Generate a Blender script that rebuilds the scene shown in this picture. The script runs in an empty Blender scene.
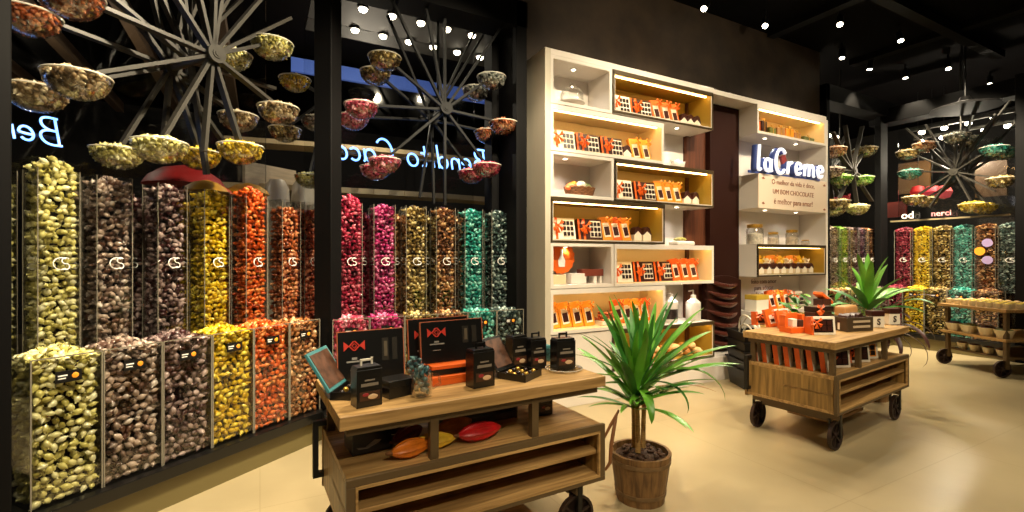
import bpy, math, random
import numpy as np
from mathutils import Vector, Matrix
R = math.radians
random.seed(7)
rng = np.random.default_rng(11)
SC = bpy.context.scene
COL = SC.collection

# ------------------------------------------------------------------ camera frame (1024 x 512)
F, CX, CY, EYE, TH = 474.0, 512.0, 258.0, 1.4, R(28)
cT, sT = math.cos(TH), math.sin(TH)
def hit(px, py, p, n):
    """point where the sight line of a pixel meets the vertical plane through p (x,y) with normal n"""
    u = (px - CX) / F
    dx, dy = u * cT + sT, -u * sT + cT
    t = (p[0] * n[0] + p[1] * n[1]) / (dx * n[0] + dy * n[1])
    return Vector((dx * t, dy * t, EYE - (py - CY) / F * t))
def hitY(px, py, Y): return hit(px, py, (0, Y), (0, 1))
def hitZ(px, py, z):
    yc = F * (EYE - z) / (py - CY); xc = (px - CX) / F * yc
    return Vector((xc * cT + yc * sT, -xc * sT + yc * cT, z))

cam = bpy.data.cameras.new('camera'); camo = bpy.data.objects.new('camera', cam); COL.objects.link(camo)
camo.location = (0, 0, EYE); camo.rotation_euler = (R(90), 0, -TH)
cam.sensor_width = 36; cam.lens = F / 1024 * 36; cam.shift_y = 2 / 1024; cam.clip_start = 0.02
SC.camera = camo
SC.view_settings.view_transform = 'Standard'; SC.view_settings.look = 'None'
SC.view_settings.gamma = 1; SC.view_settings.use_curve_mapping = False
SC.view_settings.exposure = 0.0
SC.cycles.transparent_max_bounces = 24
SC.cycles.max_bounces = 6; SC.cycles.diffuse_bounces = 3; SC.cycles.glossy_bounces = 3
SC.cycles.sample_clamp_indirect = 4

# ------------------------------------------------------------------ materials
def lin(c):
    return tuple(((v / 255) / 12.92 if v / 255 <= .04045 else ((v / 255 + .055) / 1.055) ** 2.4) for v in c)
def c4(c): return lin(c) + (1,)
MATS = {}
def mat(name, rgb, rough=.5, metal=0., spec=.5, noise=0., nscale=8., coat=0., emit=None, estr=0., stretch=None, bump=0., bscale=40.):
    if name in MATS: return MATS[name]
    m = bpy.data.materials.new(name); m.use_nodes = True
    nt = m.node_tree; b = nt.nodes['Principled BSDF']
    b.inputs['Base Color'].default_value = c4(rgb); b.inputs['Roughness'].default_value = rough
    b.inputs['Metallic'].default_value = metal; b.inputs['Specular IOR Level'].default_value = spec
    b.inputs['Coat Weight'].default_value = coat
    tc = nt.nodes.new('ShaderNodeTexCoord')
    if noise:
        mp = nt.nodes.new('ShaderNodeMapping'); nt.links.new(tc.outputs['Object'], mp.inputs[0])
        mp.inputs['Scale'].default_value = stretch or (1, 1, 1)
        nz = nt.nodes.new('ShaderNodeTexNoise'); nz.inputs['Scale'].default_value = nscale; nz.inputs['Detail'].default_value = 6
        nt.links.new(mp.outputs[0], nz.inputs['Vector'])
        rp = nt.nodes.new('ShaderNodeValToRGB'); l = lin(rgb)
        rp.color_ramp.elements[0].position = .3; rp.color_ramp.elements[1].position = .7
        rp.color_ramp.elements[0].color = tuple(max(0, v * (1 - noise)) for v in l) + (1,)
        rp.color_ramp.elements[1].color = tuple(min(1, v * (1 + noise)) for v in l) + (1,)
        nt.links.new(nz.outputs['Fac'], rp.inputs[0]); nt.links.new(rp.outputs[0], b.inputs['Base Color'])
    if bump:
        nb = nt.nodes.new('ShaderNodeTexNoise'); nb.inputs['Scale'].default_value = bscale; nb.inputs['Detail'].default_value = 4
        nt.links.new(tc.outputs['Object'], nb.inputs['Vector'])
        bp = nt.nodes.new('ShaderNodeBump'); bp.inputs['Strength'].default_value = bump; bp.inputs['Distance'].default_value = .01
        nt.links.new(nb.outputs['Fac'], bp.inputs['Height']); nt.links.new(bp.outputs[0], b.inputs['Normal'])
    if emit:
        b.inputs['Emission Color'].default_value = c4(emit); b.inputs['Emission Strength'].default_value = estr
    MATS[name] = m
    return m

def wood(name, dark, light, scale=1.6, rough=.45, axis=0):
    if name in MATS: return MATS[name]
    m = bpy.data.materials.new(name); m.use_nodes = True; nt = m.node_tree; b = nt.nodes['Principled BSDF']
    tc = nt.nodes.new('ShaderNodeTexCoord'); mp = nt.nodes.new('ShaderNodeMapping')
    s = [22, 22, 22]; s[axis] = 1.4; mp.inputs['Scale'].default_value = s
    nz = nt.nodes.new('ShaderNodeTexNoise'); nz.inputs['Scale'].default_value = scale; nz.inputs['Detail'].default_value = 8; nz.inputs['Distortion'].default_value = .6
    rp = nt.nodes.new('ShaderNodeValToRGB')
    rp.color_ramp.elements[0].position = .32; rp.color_ramp.elements[0].color = c4(dark)
    rp.color_ramp.elements[1].position = .68; rp.color_ramp.elements[1].color = c4(light)
    nt.links.new(tc.outputs['Object'], mp.inputs[0]); nt.links.new(mp.outputs[0], nz.inputs['Vector'])
    nt.links.new(nz.outputs['Fac'], rp.inputs[0]); nt.links.new(rp.outputs[0], b.inputs['Base Color'])
    b.inputs['Roughness'].default_value = rough
    MATS[name] = m
    return m

def clear(name, tint, gloss=.12, rough=.04):
    """clear acrylic / glass: lets light straight through, mirrors at grazing angles"""
    if name in MATS: return MATS[name]
    m = bpy.data.materials.new(name); m.use_nodes = True; nt = m.node_tree
    nt.nodes.remove(nt.nodes['Principled BSDF']); out = nt.nodes['Material Output']
    tr = nt.nodes.new('ShaderNodeBsdfTransparent'); tr.inputs[0].default_value = tint + (1,)
    gl = nt.nodes.new('ShaderNodeBsdfGlossy'); gl.inputs['Roughness'].default_value = rough
    fr = nt.nodes.new('ShaderNodeLayerWeight'); fr.inputs['Blend'].default_value = .25
    ma = nt.nodes.new('ShaderNodeMath'); ma.operation = 'MULTIPLY_ADD'; ma.inputs[1].default_value = .5; ma.inputs[2].default_value = gloss * .25
    mx = nt.nodes.new('ShaderNodeMixShader')
    nt.links.new(fr.outputs['Fresnel'], ma.inputs[0]); nt.links.new(ma.outputs[0], mx.inputs[0])
    nt.links.new(tr.outputs[0], mx.inputs[1]); nt.links.new(gl.outputs[0], mx.inputs[2]); nt.links.new(mx.outputs[0], out.inputs[0])
    MATS[name] = m
    return m

def candy_mat(name, cols, rough=.3, metal=.08):
    if name in MATS: return MATS[name]
    m = bpy.data.materials.new(name); m.use_nodes = True; nt = m.node_tree; b = nt.nodes['Principled BSDF']
    g = nt.nodes.new('ShaderNodeNewGeometry'); rp = nt.nodes.new('ShaderNodeValToRGB')
    rp.color_ramp.interpolation = 'LINEAR'
    els = rp.color_ramp.elements
    while len(els) < len(cols): els.new(.5)
    for i, c in enumerate(cols):
        els[i].position = i / (len(cols) - 1); els[i].color = c4(c)
    nt.links.new(g.outputs['Random Per Island'], rp.inputs[0]); nt.links.new(rp.outputs[0], b.inputs['Base Color'])
    b.inputs['Roughness'].default_value = rough; b.inputs['Metallic'].default_value = metal
    b.inputs['Coat Weight'].default_value = 1.; b.inputs['Coat Roughness'].default_value = .07
    MATS[name] = m
    return m

# ------------------------------------------------------------------ mesh builder
class MB:
    def __init__(s): s.v = []; s.f = []; s.m = []
    def add(s, vs, fs, m=0):
        o = len(s.v); s.v += [tuple(v) for v in vs]; s.f += [tuple(i + o for i in f) for f in fs]; s.m += [m] * len(fs); return s
    def box(s, x0, x1, y0, y1, z0, z1, m=0, M=None):
        vs = [Vector((x, y, z)) for z in (z0, z1) for y in (y0, y1) for x in (x0, x1)]
        if M is not None: vs = [M @ v for v in vs]
        return s.add(vs, [(0, 2, 3, 1), (4, 5, 7, 6), (0, 1, 5, 4), (2, 6, 7, 3), (1, 3, 7, 5), (0, 4, 6, 2)], m)
    def bar(s, a, b, w, h, m=0, up=(0, 0, 1)):
        a, b = Vector(a), Vector(b); d = (b - a).normalized(); up = Vector(up)
        if abs(d.dot(up)) > .99: up = Vector((1, 0, 0))
        x = d.cross(up).normalized(); y = x.cross(d)
        vs = [p + x * (i * w / 2) + y * (j * h / 2) for p in (a, b) for j in (-1, 1) for i in (-1, 1)]
        return s.add(vs, [(0, 1, 3, 2), (4, 6, 7, 5), (0, 4, 5, 1), (2, 3, 7, 6), (1, 5, 7, 3), (0, 2, 6, 4)], m)
    def cyl(s, a, b, r0, r1=None, n=16, m=0, caps=True):
        r1 = r0 if r1 is None else r1
        a, b = Vector(a), Vector(b); d = (b - a).normalized(); up = Vector((0, 0, 1)) if abs(d.z) < .9 else Vector((1, 0, 0))
        x = d.cross(up).normalized(); y = d.cross(x)
        vs = []
        for p, r in ((a, r0), (b, r1)):
            vs += [p + (x * math.cos(2 * math.pi * k / n) + y * math.sin(2 * math.pi * k / n)) * r for k in range(n)]
        fs = [(k, (k + 1) % n, n + (k + 1) % n, n + k) for k in range(n)]
        if caps: fs += [tuple(range(n - 1, -1, -1)), tuple(range(n, 2 * n))]
        return s.add(vs, fs, m)
    def lathe(s, prof, c=(0, 0, 0), n=24, m=0, M=None):
        vs = []
        for r, z in prof:
            vs += [Vector((c[0] + r * math.cos(2 * math.pi * k / n), c[1] + r * math.sin(2 * math.pi * k / n), c[2] + z)) for k in range(n)]
        if M is not None: vs = [M @ v for v in vs]
        fs = [(i * n + k, i * n + (k + 1) % n, (i + 1) * n + (k + 1) % n, (i + 1) * n + k) for i in range(len(prof) - 1) for k in range(n)]
        if prof[0][0] > 1e-6: fs.append(tuple(range(n - 1, -1, -1)))
        if prof[-1][0] > 1e-6: fs.append(tuple(range((len(prof) - 1) * n, len(prof) * n)))
        return s.add(vs, fs, m)
    def ell(s, c, r, n=16, k=10, m=0, M=None):
        prof = [(max(1e-7, math.sin(math.pi * i / k)), -math.cos(math.pi * i / k)) for i in range(k + 1)]
        T = Matrix.Translation(Vector(c)) @ Matrix.Diagonal((r[0], r[1], r[2], 1))
        if M is not None: T = Matrix.Translation(Vector(c)) @ M.to_4x4() @ Matrix.Diagonal((r[0], r[1], r[2], 1))
        return s.lathe(prof, n=n, m=m, M=T)
    def tube(s, pts, r, n=8, m=0, close=False):
        pts = [Vector(p) for p in pts]; rs = r if isinstance(r, (list, tuple)) else [r] * len(pts)
        N = len(pts); vs = []; prev = None
        for i, p in enumerate(pts):
            a = pts[(i - 1) % N] if (i or close) else p; b = pts[(i + 1) % N] if (i < N - 1 or close) else p
            d = (b - a).normalized()
            x = (prev - d * prev.dot(d)).normalized() if prev is not None else d.orthogonal().normalized()
            prev = x; y = d.cross(x)
            vs += [p + (x * math.cos(2 * math.pi * k / n) + y * math.sin(2 * math.pi * k / n)) * rs[i] for k in range(n)]
        L = N if close else N - 1
        fs = [(i * n + k, i * n + (k + 1) % n, ((i + 1) % N) * n + (k + 1) % n, ((i + 1) % N) * n + k) for i in range(L) for k in range(n)]
        if not close: fs += [tuple(range(n - 1, -1, -1)), tuple(range((N - 1) * n, N * n))]
        return s.add(vs, fs, m)
    def prism(s, poly, y0, y1, m=0, M=None):
        """polygon in xz pulled along y"""
        n = len(poly)
        vs = [Vector((x, y0, z)) for x, z in poly] + [Vector((x, y1, z)) for x, z in poly]
        if M is not None: vs = [M @ v for v in vs]
        return s.add(vs, [tuple(range(n)), tuple(range(2 * n - 1, n - 1, -1))] + [(i, i + n, (i + 1) % n + n, (i + 1) % n) for i in range(n)], m)
    def mesh(s, name, mats, smooth=False):
        me = bpy.data.meshes.new(name); me.from_pydata(s.v, [], s.f)
        for m in (mats if isinstance(mats, (list, tuple)) else [mats]): me.materials.append(m)
        me.polygons.foreach_set('material_index', s.m)
        if smooth:
            me.polygons.foreach_set('use_smooth', [True] * len(s.f))
        me.update(); return me
    def build(s, name, mats, parent=None, loc=(0, 0, 0), rz=0., smooth=False, bevel=0., seg=2, rot=None):
        o = bpy.data.objects.new(name, s.mesh(name, mats, smooth)); COL.objects.link(o)
        o.parent = parent; o.location = loc; o.rotation_euler = rot or (0, 0, rz)
        if smooth and not bevel:
            try: o.data.set_sharp_from_angle(angle=R(42))
            except Exception: pass
        if bevel:
            b = o.modifiers.new('bevel', 'BEVEL'); b.width = bevel; b.segments = seg; b.limit_method = 'ANGLE'; b.angle_limit = R(40)
        return o

LABELS = {}
def tag(o, label, cat, group=None, kind=None):
    o['label'] = label; o['category'] = cat
    if group: o['group'] = group
    if kind: o['kind'] = kind
    LABELS.setdefault(label, []).append(o.name)
    return o
def thing(name, label, cat, loc=(0, 0, 0), rz=0., group=None):
    o = bpy.data.objects.new(name, None); COL.objects.link(o); o.empty_display_size = .05
    o.location = loc; o.rotation_euler = (0, 0, rz)
    return tag(o, label, cat, group)
def struct(o): o['kind'] = 'structure'; return o
KIDS = {}
def kids(o): return [c for c in bpy.data.objects if c.parent == o]
def dup(o, loc, rz=None, label=None, group=None, swap=None, rot=None):
    """copy of a thing with its parts and sub-parts; swap maps a material to another one"""
    def cp(src, par):
        c = src.copy(); COL.objects.link(c)
        if par is not None: c.parent = par
        if swap and src.data is not None and any(m in swap for m in src.data.materials):
            c.data = src.data.copy()
            for i, m in enumerate(c.data.materials):
                if m in swap: c.data.materials[i] = swap[m]
        ch = KIDS.get(src.name)
        if ch is None: ch = KIDS[src.name] = kids(src)
        for k in ch: cp(k, c)
        return c
    c = cp(o, None); c.location = loc
    if rz is not None: c.rotation_euler = (o.rotation_euler[0], o.rotation_euler[1], rz)
    if rot is not None: c.rotation_euler = rot
    if label: c['label'] = label; LABELS.setdefault(label, []).append(c.name)
    if group: c['group'] = group
    return c

TXT = {}
def text_mesh(s, size, depth=.004, mats=None, bold=False, shear=0.):
    cu = bpy.data.curves.new('lettering', 'FONT'); cu.body = s; cu.size = size; cu.extrude = depth / 2
    cu.align_x = 'CENTER'; cu.align_y = 'CENTER'; cu.resolution_u = 3; cu.shear = shear
    if bold: cu.offset = size * .018
    o = bpy.data.objects.new('lettering', cu); COL.objects.link(o)
    dg = bpy.context.evaluated_depsgraph_get(); me = bpy.data.meshes.new_from_object(o.evaluated_get(dg))
    bpy.data.objects.remove(o); bpy.data.curves.remove(cu)
    me.materials.clear(); me.materials.append(mats); return me
def text(s, size, m, parent=None, loc=(0, 0, 0), rot=(R(90), 0, 0), name='lettering', depth=.004, bold=False, shear=0.):
    k = (s, size, m.name, depth, bold, shear)
    if k not in TXT: TXT[k] = text_mesh(s, size, depth, m, bold, shear)
    o = bpy.data.objects.new(name, TXT[k]); COL.objects.link(o); o.parent = parent; o.location = loc; o.rotation_euler = rot
    return o

# ------------------------------------------------------------------ shared materials
M_black = mat('black_metal', (16, 15, 14), .4, .2)
M_frame = mat('black_frame', (7, 6, 6), .65, 0, .12)
M_steel = mat('grey_steel', (56, 53, 47), .4, .3, noise=.15, nscale=20)
M_dsteel = mat('dark_steel', (34, 31, 28), .4, .4)
M_rust = mat('cast_iron', (58, 42, 34), .55, .3, noise=.3, nscale=30)
M_acry = clear('acrylic', (.97, .97, .96))
M_edge = mat('acrylic_edge', (118, 112, 98), .12, 0, .8)  # opaque pale strips paint in the bright look of acrylic edges
M_glass = clear('window_glass', (.93, .94, .94), .1)
M_bowl = clear('bowl_glass', (.95, .95, .93), .35)
M_rim = mat('glass_rim', (205, 200, 185), .1, 0, .8)  # whitish colour paints in the highlight along glass rims
M_white = mat('white_laminate', (222, 212, 200), .35, noise=.03, nscale=3)
M_whiteprint = mat('white_print', (235, 232, 225), .5)
M_gold = mat('gold_laminate', (168, 138, 52), .4)
M_bronze = mat('bronze_frame', (74, 60, 36), .4, .3)
M_wood = wood('table_oak', (138, 104, 58), (196, 156, 98))
M_woodY = wood('table_oak_cross', (128, 96, 52), (184, 144, 86), axis=1)
M_woodZ = wood('table_oak_plank', (104, 78, 38), (168, 130, 70), axis=2)
M_orange = mat('orange_card', (226, 98, 26), .42)
M_orange2 = mat('amber_card', (240, 150, 40), .42)
M_brown = mat('chocolate_brown', (58, 26, 18), .35)
M_choc = mat('dark_chocolate', (34, 18, 12), .3)
M_card = mat('cream_card', (236, 226, 206), .5)
M_bcard = mat('black_card', (15, 14, 13), .32, coat=.2)
M_teal = mat('teal_card', (70, 132, 136), .4)
M_gfoil = mat('gold_foil', (196, 150, 62), .3, .5, noise=.3, nscale=60)
M_copper = mat('copper_edge', (214, 120, 84), .35, .4)
M_red = mat('red_print', (206, 62, 48), .4)

# single-stroke letters drawn as bent tubes (cap height 1)
def _arc(cx, cy, rx, ry, a0, a1, n=18): return [(cx + rx * math.cos(R(a0 + (a1 - a0) * i / n)), cy + ry * math.sin(R(a0 + (a1 - a0) * i / n))) for i in range(n + 1)]
GLYPH = {
 'B': (.6, [[(0, 0), (0, 1)], [(-.08, 1), (.26, 1.02), (.44, .9), (.42, .66), (.24, .54), (.04, .53)], [(.04, .53), (.34, .53), (.52, .38), (.5, .14), (.3, -.02), (-.08, 0)]]),
 'e': (.47, [[(.04, .25), (.2, .25), (.4, .29)] + _arc(.22, .27, .2, .25, 12, 320)]),
 'n': (.46, [[(0, .5), (0, 0)], [(0, .28), (.08, .44), (.2, .5), (.33, .44), (.36, .3), (.36, 0)]]),
 'd': (.5, [_arc(.2, .25, .2, .25, 0, 360), [(.41, 1), (.41, 0)]]),
 'i': (.18, [[(.05, .5), (.05, 0)], [(.05, .7), (.05, .76)]]),
 't': (.38, [[(.12, .88), (.12, .1), (.18, 0), (.3, .04)], [(-.02, .56), (.3, .58)]]),
 'o': (.5, [_arc(.22, .25, .22, .26, 90, 450)]),
 'C': (.66, [_arc(.35, .48, .34, .52, 40, 320)]),
 'a': (.5, [_arc(.2, .25, .2, .25, 0, 360), [(.41, .5), (.41, .06), (.48, 0)]]),
 'c': (.42, [_arc(.22, .25, .2, .25, 45, 315)]),
 'r': (.32, [[(0, .5), (0, 0)], [(0, .28), (.08, .44), (.2, .5), (.27, .46)]]),
 'm': (.76, [[(0, .5), (0, 0)], [(0, .28), (.08, .44), (.19, .5), (.3, .44), (.32, .3), (.32, 0)], [(.32, .28), (.4, .44), (.51, .5), (.62, .44), (.65, .3), (.65, .06), (.72, 0)]]),
 'l': (.26, [[(.06, 1.02), (.05, .6), (.05, .2), (.06, .04), (.13, -.01), (.22, .05)]]), ' ': (.35, []),
}
def strokes(s, size, rad, gap=.1, shear=.12, deep=1.):
    """one mesh of stroke letters centred on the origin in the xz plane; deep stretches the section along y"""
    b = MB(); x = 0; W = sum(GLYPH[c][0] + gap for c in s) - gap
    for c in s:
        w, ls = GLYPH[c]
        for l in ls:
            pts = [Vector(((x + px - W / 2 + shear * (pz - .3)) * size, 0, (pz - .35) * size)) for px, pz in l]
            if len(pts) < 12 and len(pts) > 2:
                for _ in range(2):
                    q = [pts[0]]
                    for a, c2 in zip(pts, pts[1:]): q += [a * .75 + c2 * .25, a * .25 + c2 * .75]
                    pts = q + [pts[-1]]
            b.tube(pts, rad, 8)
        x += w + gap
    b.v = [(v[0], v[1] * deep, v[2]) for v in b.v]
    return b
# ------------------------------------------------------------------ room shell
def floor_mat():
    m = bpy.data.materials.new('polished_floor'); m.use_nodes = True; nt = m.node_tree; b = nt.nodes['Principled BSDF']
    tc = nt.nodes.new('ShaderNodeTexCoord')
    n1 = nt.nodes.new('ShaderNodeTexNoise'); n1.inputs['Scale'].default_value = 1.3; n1.inputs['Detail'].default_value = 7
    rp = nt.nodes.new('ShaderNodeValToRGB')
    rp.color_ramp.elements[0].position = .3; rp.color_ramp.elements[0].color = c4((158, 142, 108))
    rp.color_ramp.elements[1].position = .7; rp.color_ramp.elements[1].color = c4((175, 158, 122))
    br = nt.nodes.new('ShaderNodeTexBrick'); br.offset = 0
    br.inputs['Scale'].default_value = 1; br.inputs['Mortar Size'].default_value = .004; br.inputs['Brick Width'].default_value = 1.5; br.inputs['Row Height'].default_value = 1.5
    br.inputs['Color1'].default_value = (1, 1, 1, 1); br.inputs['Color2'].default_value = (.97, .97, .97, 1); br.inputs['Mortar'].default_value = (.86, .85, .82, 1)
    mx = nt.nodes.new('ShaderNodeMix'); mx.data_type = 'RGBA'; mx.blend_type = 'MULTIPLY'; mx.inputs[0].default_value = 1
    nt.links.new(tc.outputs['Object'], n1.inputs['Vector']); nt.links.new(tc.outputs['Object'], br.inputs['Vector'])
    nt.links.new(n1.outputs['Fac'], rp.inputs[0]); nt.links.new(rp.outputs[0], mx.inputs[6]); nt.links.new(br.outputs['Color'], mx.inputs[7])
    nt.links.new(mx.outputs[2], b.inputs['Base Color'])
    b.inputs['Roughness'].default_value = .28; b.inputs['Specular IOR Level'].default_value = .45
    return m
struct(MB().box(-4, 14, -3, 12, -.1, 0).build('floor', floor_mat()))
M_ceil = mat('dark_ceiling', (5, 4, 4), .9, 0, .05)
struct(MB().box(-4, 14, -3, 12, 4.45, 4.55).build('ceiling', M_ceil))
# dark plaster wall behind and above the white shelf
M_plaster = mat('dark_plaster', (58, 45, 31), .75, noise=.35, nscale=3.5, bump=.3, bscale=18)
struct(MB().box(2.24, 7.32, 4.06, 4.16, 0, 4.45).box(.3, 2.24, 4.06, 4.16, 3.82, 4.45).build('wall_back', M_plaster))
# cable trays and beams under the dark ceiling
M_beam = mat('ceiling_steel', (7, 6, 5), .8, 0, .1)
for i, (x0, x1, y0, y1, z) in enumerate(((3.5, 9.5, 1.5, 1.62, 4.3), (4.2, 9.5, 2.7, 2.82, 4.3), (6.0, 6.14, -.5, 4.0, 4.36), (8.0, 8.14, -.5, 4.0, 4.36))):
    struct(MB().box(x0, x1, y0, y1, z, z + .1).build('ceiling_beam', M_beam))

# ------------------------------------------------------------------ display bays (posts, plinth, ledge, header, panes)
AZ = R(36.5)
class Bay:
    def __init__(s, o, rz): s.o = Vector((o[0], o[1], 0)); s.rz = rz; s.x = Vector((math.cos(rz), math.sin(rz), 0)); s.y = Vector((-math.sin(rz), math.cos(rz), 0))
    def at(s, t, off, z): return s.o + s.x * t + s.y * off + Vector((0, 0, z))
    def local(s, P): d = Vector(P) - s.o; return d.dot(s.x), d.dot(s.y), P[2]
    def hit(s, px, py, off=0):
        p = s.o + s.y * off
        return s.local(hit(px, py, (p.x, p.y), (s.y.x, s.y.y)))
A = Bay((-.4846, 3.262), AZ); B = Bay((0, 3.80), 0); C = Bay((9.0, 3.25), R(-90)); D = Bay((0, 3.86), 0)
M_plinth = mat('plinth_paint', (104, 92, 54), .5)
M_ledge = mat('black_ledge', (12, 11, 10), .3)
def bay_shell(bay, tag_, t0, t1, header, posts, pane=True):
    struct(MB().box(t0, t1, -.02, .75, 0, .17).build('trim_%s_plinth' % tag_, M_plinth, loc=bay.o, rz=bay.rz))
    struct(MB().box(t0, t1, -.06, .78, .17, .235).build('trim_%s_ledge' % tag_, M_ledge, loc=bay.o, rz=bay.rz, bevel=.004))
    struct(MB().box(t0, t1, -.06 if header < 3.5 else .1, .4, header, header + .24).build('trim_%s_header' % tag_, M_frame, loc=bay.o, rz=bay.rz))
    for (a, b, y0, y1) in posts:
        struct(MB().box(a, b, y0, y1, 0, header + .24).build('trim_%s_post' % tag_, M_frame, loc=bay.o, rz=bay.rz, bevel=.006))
bay_shell(A, 'a', -.72, 1.42, 4.1, [(-.74, -.632, -.08, .1), (1.125, 1.235, -.1, .08)])
bay_shell(B, 'b', .42, 2.24, 3.58, [(2.12, 2.235, .1, .6), (2.02, 2.1, .42, .6)])
bay_shell(C, 'c', -1.0, 1.25, 3.62, [(-.86, -.77, -.02, .2), (.80, .98, -.05, .4)])
bay_shell(D, 'd', 7.32, 9.6, 3.72, [(7.32, 7.4, .1, .5)])
for k, (bay, t0, t1, z1) in enumerate(((A, -.72, 1.3, 4.1), (B, .35, 2.02, 3.58), (C, -.9, .9, 3.62), (D, 7.4, 9.5, 3.72))):
    w = struct(MB().box(t0, t1, .86, .872, .235, z1).build('window_%d' % (k + 1), M_glass, loc=bay.o, rz=bay.rz))
# ------------------------------------------------------------------ wrapped sweets
def sweet_unit():
    """one twist-wrapped sweet, long axis x, about unit half-length"""
    prof = [(-1.22, .34), (-.98, .2), (-.62, .74), (0., 1.), (.62, .74), (.98, .2), (1.22, .34)]
    n = 6; vs = []; fs = []
    for x, r in prof:
        for k in range(n):
            a = 2 * math.pi * k / n; vs.append((x, r * .86 * math.cos(a), r * .74 * math.sin(a)))
    for i in range(len(prof) - 1):
        for k in range(n): fs.append((i * n + k, i * n + (k + 1) % n, (i + 1) * n + (k + 1) % n, (i + 1) * n + k))
    return np.array(vs), np.array(fs)
SV, SF = sweet_unit()
def sweets_mesh(name, pos, r, m, core=None):
    """many sweets with random turns as one mesh; core = a plain body (verts, faces) that fills the inside"""
    N = len(pos); pos = np.asarray(pos)
    q = rng.normal(size=(N, 4)); q /= np.linalg.norm(q, axis=1)[:, None]
    w, x, y, z = q.T
    Rm = np.stack([1 - 2 * (y * y + z * z), 2 * (x * y - w * z), 2 * (x * z + w * y), 2 * (x * y + w * z), 1 - 2 * (x * x + z * z), 2 * (y * z - w * x),
                   2 * (x * z - w * y), 2 * (y * z + w * x), 1 - 2 * (x * x + y * y)], 1).reshape(N, 3, 3)
    sc = r * rng.uniform(.85, 1.15, N)
    V = np.einsum('nij,kj->nki', Rm, SV) * sc[:, None, None] + pos[:, None, :]
    V = V.reshape(-1, 3); Fq = (SF[None] + (np.arange(N) * len(SV))[:, None, None]).reshape(-1, 4)
    if core is not None:
        cv, cf = core; Fq = np.concatenate([Fq, np.array(cf) + len(V)]); V = np.concatenate([V, np.array(cv)])
    me = bpy.data.meshes.new(name); me.vertices.add(len(V)); me.vertices.foreach_set('co', V.ravel().astype(np.float32))
    me.loops.add(len(Fq) * 4); me.loops.foreach_set('vertex_index', Fq.ravel().astype(np.int32))
    me.polygons.add(len(Fq)); me.polygons.foreach_set('loop_start', np.arange(0, len(Fq) * 4, 4, dtype=np.int32))
    me.update(calc_edges=True); me.polygons.foreach_set('use_smooth', np.ones(len(Fq), bool))
    me.materials.append(m)
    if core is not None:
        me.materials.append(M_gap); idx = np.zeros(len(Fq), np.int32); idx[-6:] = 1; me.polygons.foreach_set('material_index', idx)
    me.validate(); return me
M_gap = mat('painted_gap_shade', (20, 14, 10), .7, 0, .2)  # near-black core colour stands in for the shade between sweets
def block_fill(w, d, z0, z1, r, heap=.03, zfaces=None):
    """sweets packed against the walls of a w x d column standing on z0, heaped at z1"""
    st = r * 1.95; i = r * .95; pts = []; zf = zfaces if zfaces is not None else z0
    for row, z in enumerate(np.arange(zf + i, z1, st * .86)):
        o_ = (row % 2) * st * .5
        for x in np.arange(-w / 2 + i, w / 2 - i + 1e-6, (w - 2 * i) / max(1, round((w - 2 * i) / st))):
            pts.append((x + o_, i, z)); pts.append((x + o_, d - i, z))
        for y in np.arange(i, d - i, (d - 2 * i) / max(1, round((d - 2 * i) / st)))[1:]:
            pts.append((-w / 2 + i, y, z)); pts.append((w / 2 - i, y, z))
    for z in np.arange(zf + i, z1, st * 1.05):      # a second layer closes the gaps
        for x in np.arange(-w / 2 + 1.6 * i, w / 2 - 1.5 * i, st * 1.1): pts.append((x, i + r * 1.5, z))
        for y in np.arange(2 * i, d - i, st * 1.1): pts.append((-w / 2 + i + r * 1.5, y, z))
    for x in np.arange(-w / 2 + i, w / 2 - i + 1e-6, st * .85):
        for y in np.arange(i, d - i + 1e-6, st * .85):
            h = heap * max(0, 1 - (2 * x / w) ** 2) * max(0, 1 - ((2 * y - d) / d) ** 2)
            pts.append((x, y, z1 + h)); pts.append((x, y, z1 + h - st * .8))
    P = np.array(pts); jit = rng.uniform(-.5, .5, P.shape) * r
    P = P + jit
    P[:, 0] = np.clip(P[:, 0], -w / 2 + i, w / 2 - i); P[:, 1] = np.clip(P[:, 1], i, d - i); P[:, 2] = np.maximum(P[:, 2], z0 + i)
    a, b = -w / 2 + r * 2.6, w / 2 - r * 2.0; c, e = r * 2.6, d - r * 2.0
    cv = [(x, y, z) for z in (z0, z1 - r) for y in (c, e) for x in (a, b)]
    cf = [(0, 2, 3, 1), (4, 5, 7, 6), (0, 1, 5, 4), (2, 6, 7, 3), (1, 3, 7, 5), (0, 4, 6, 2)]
    return P, (cv, cf)

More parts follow.
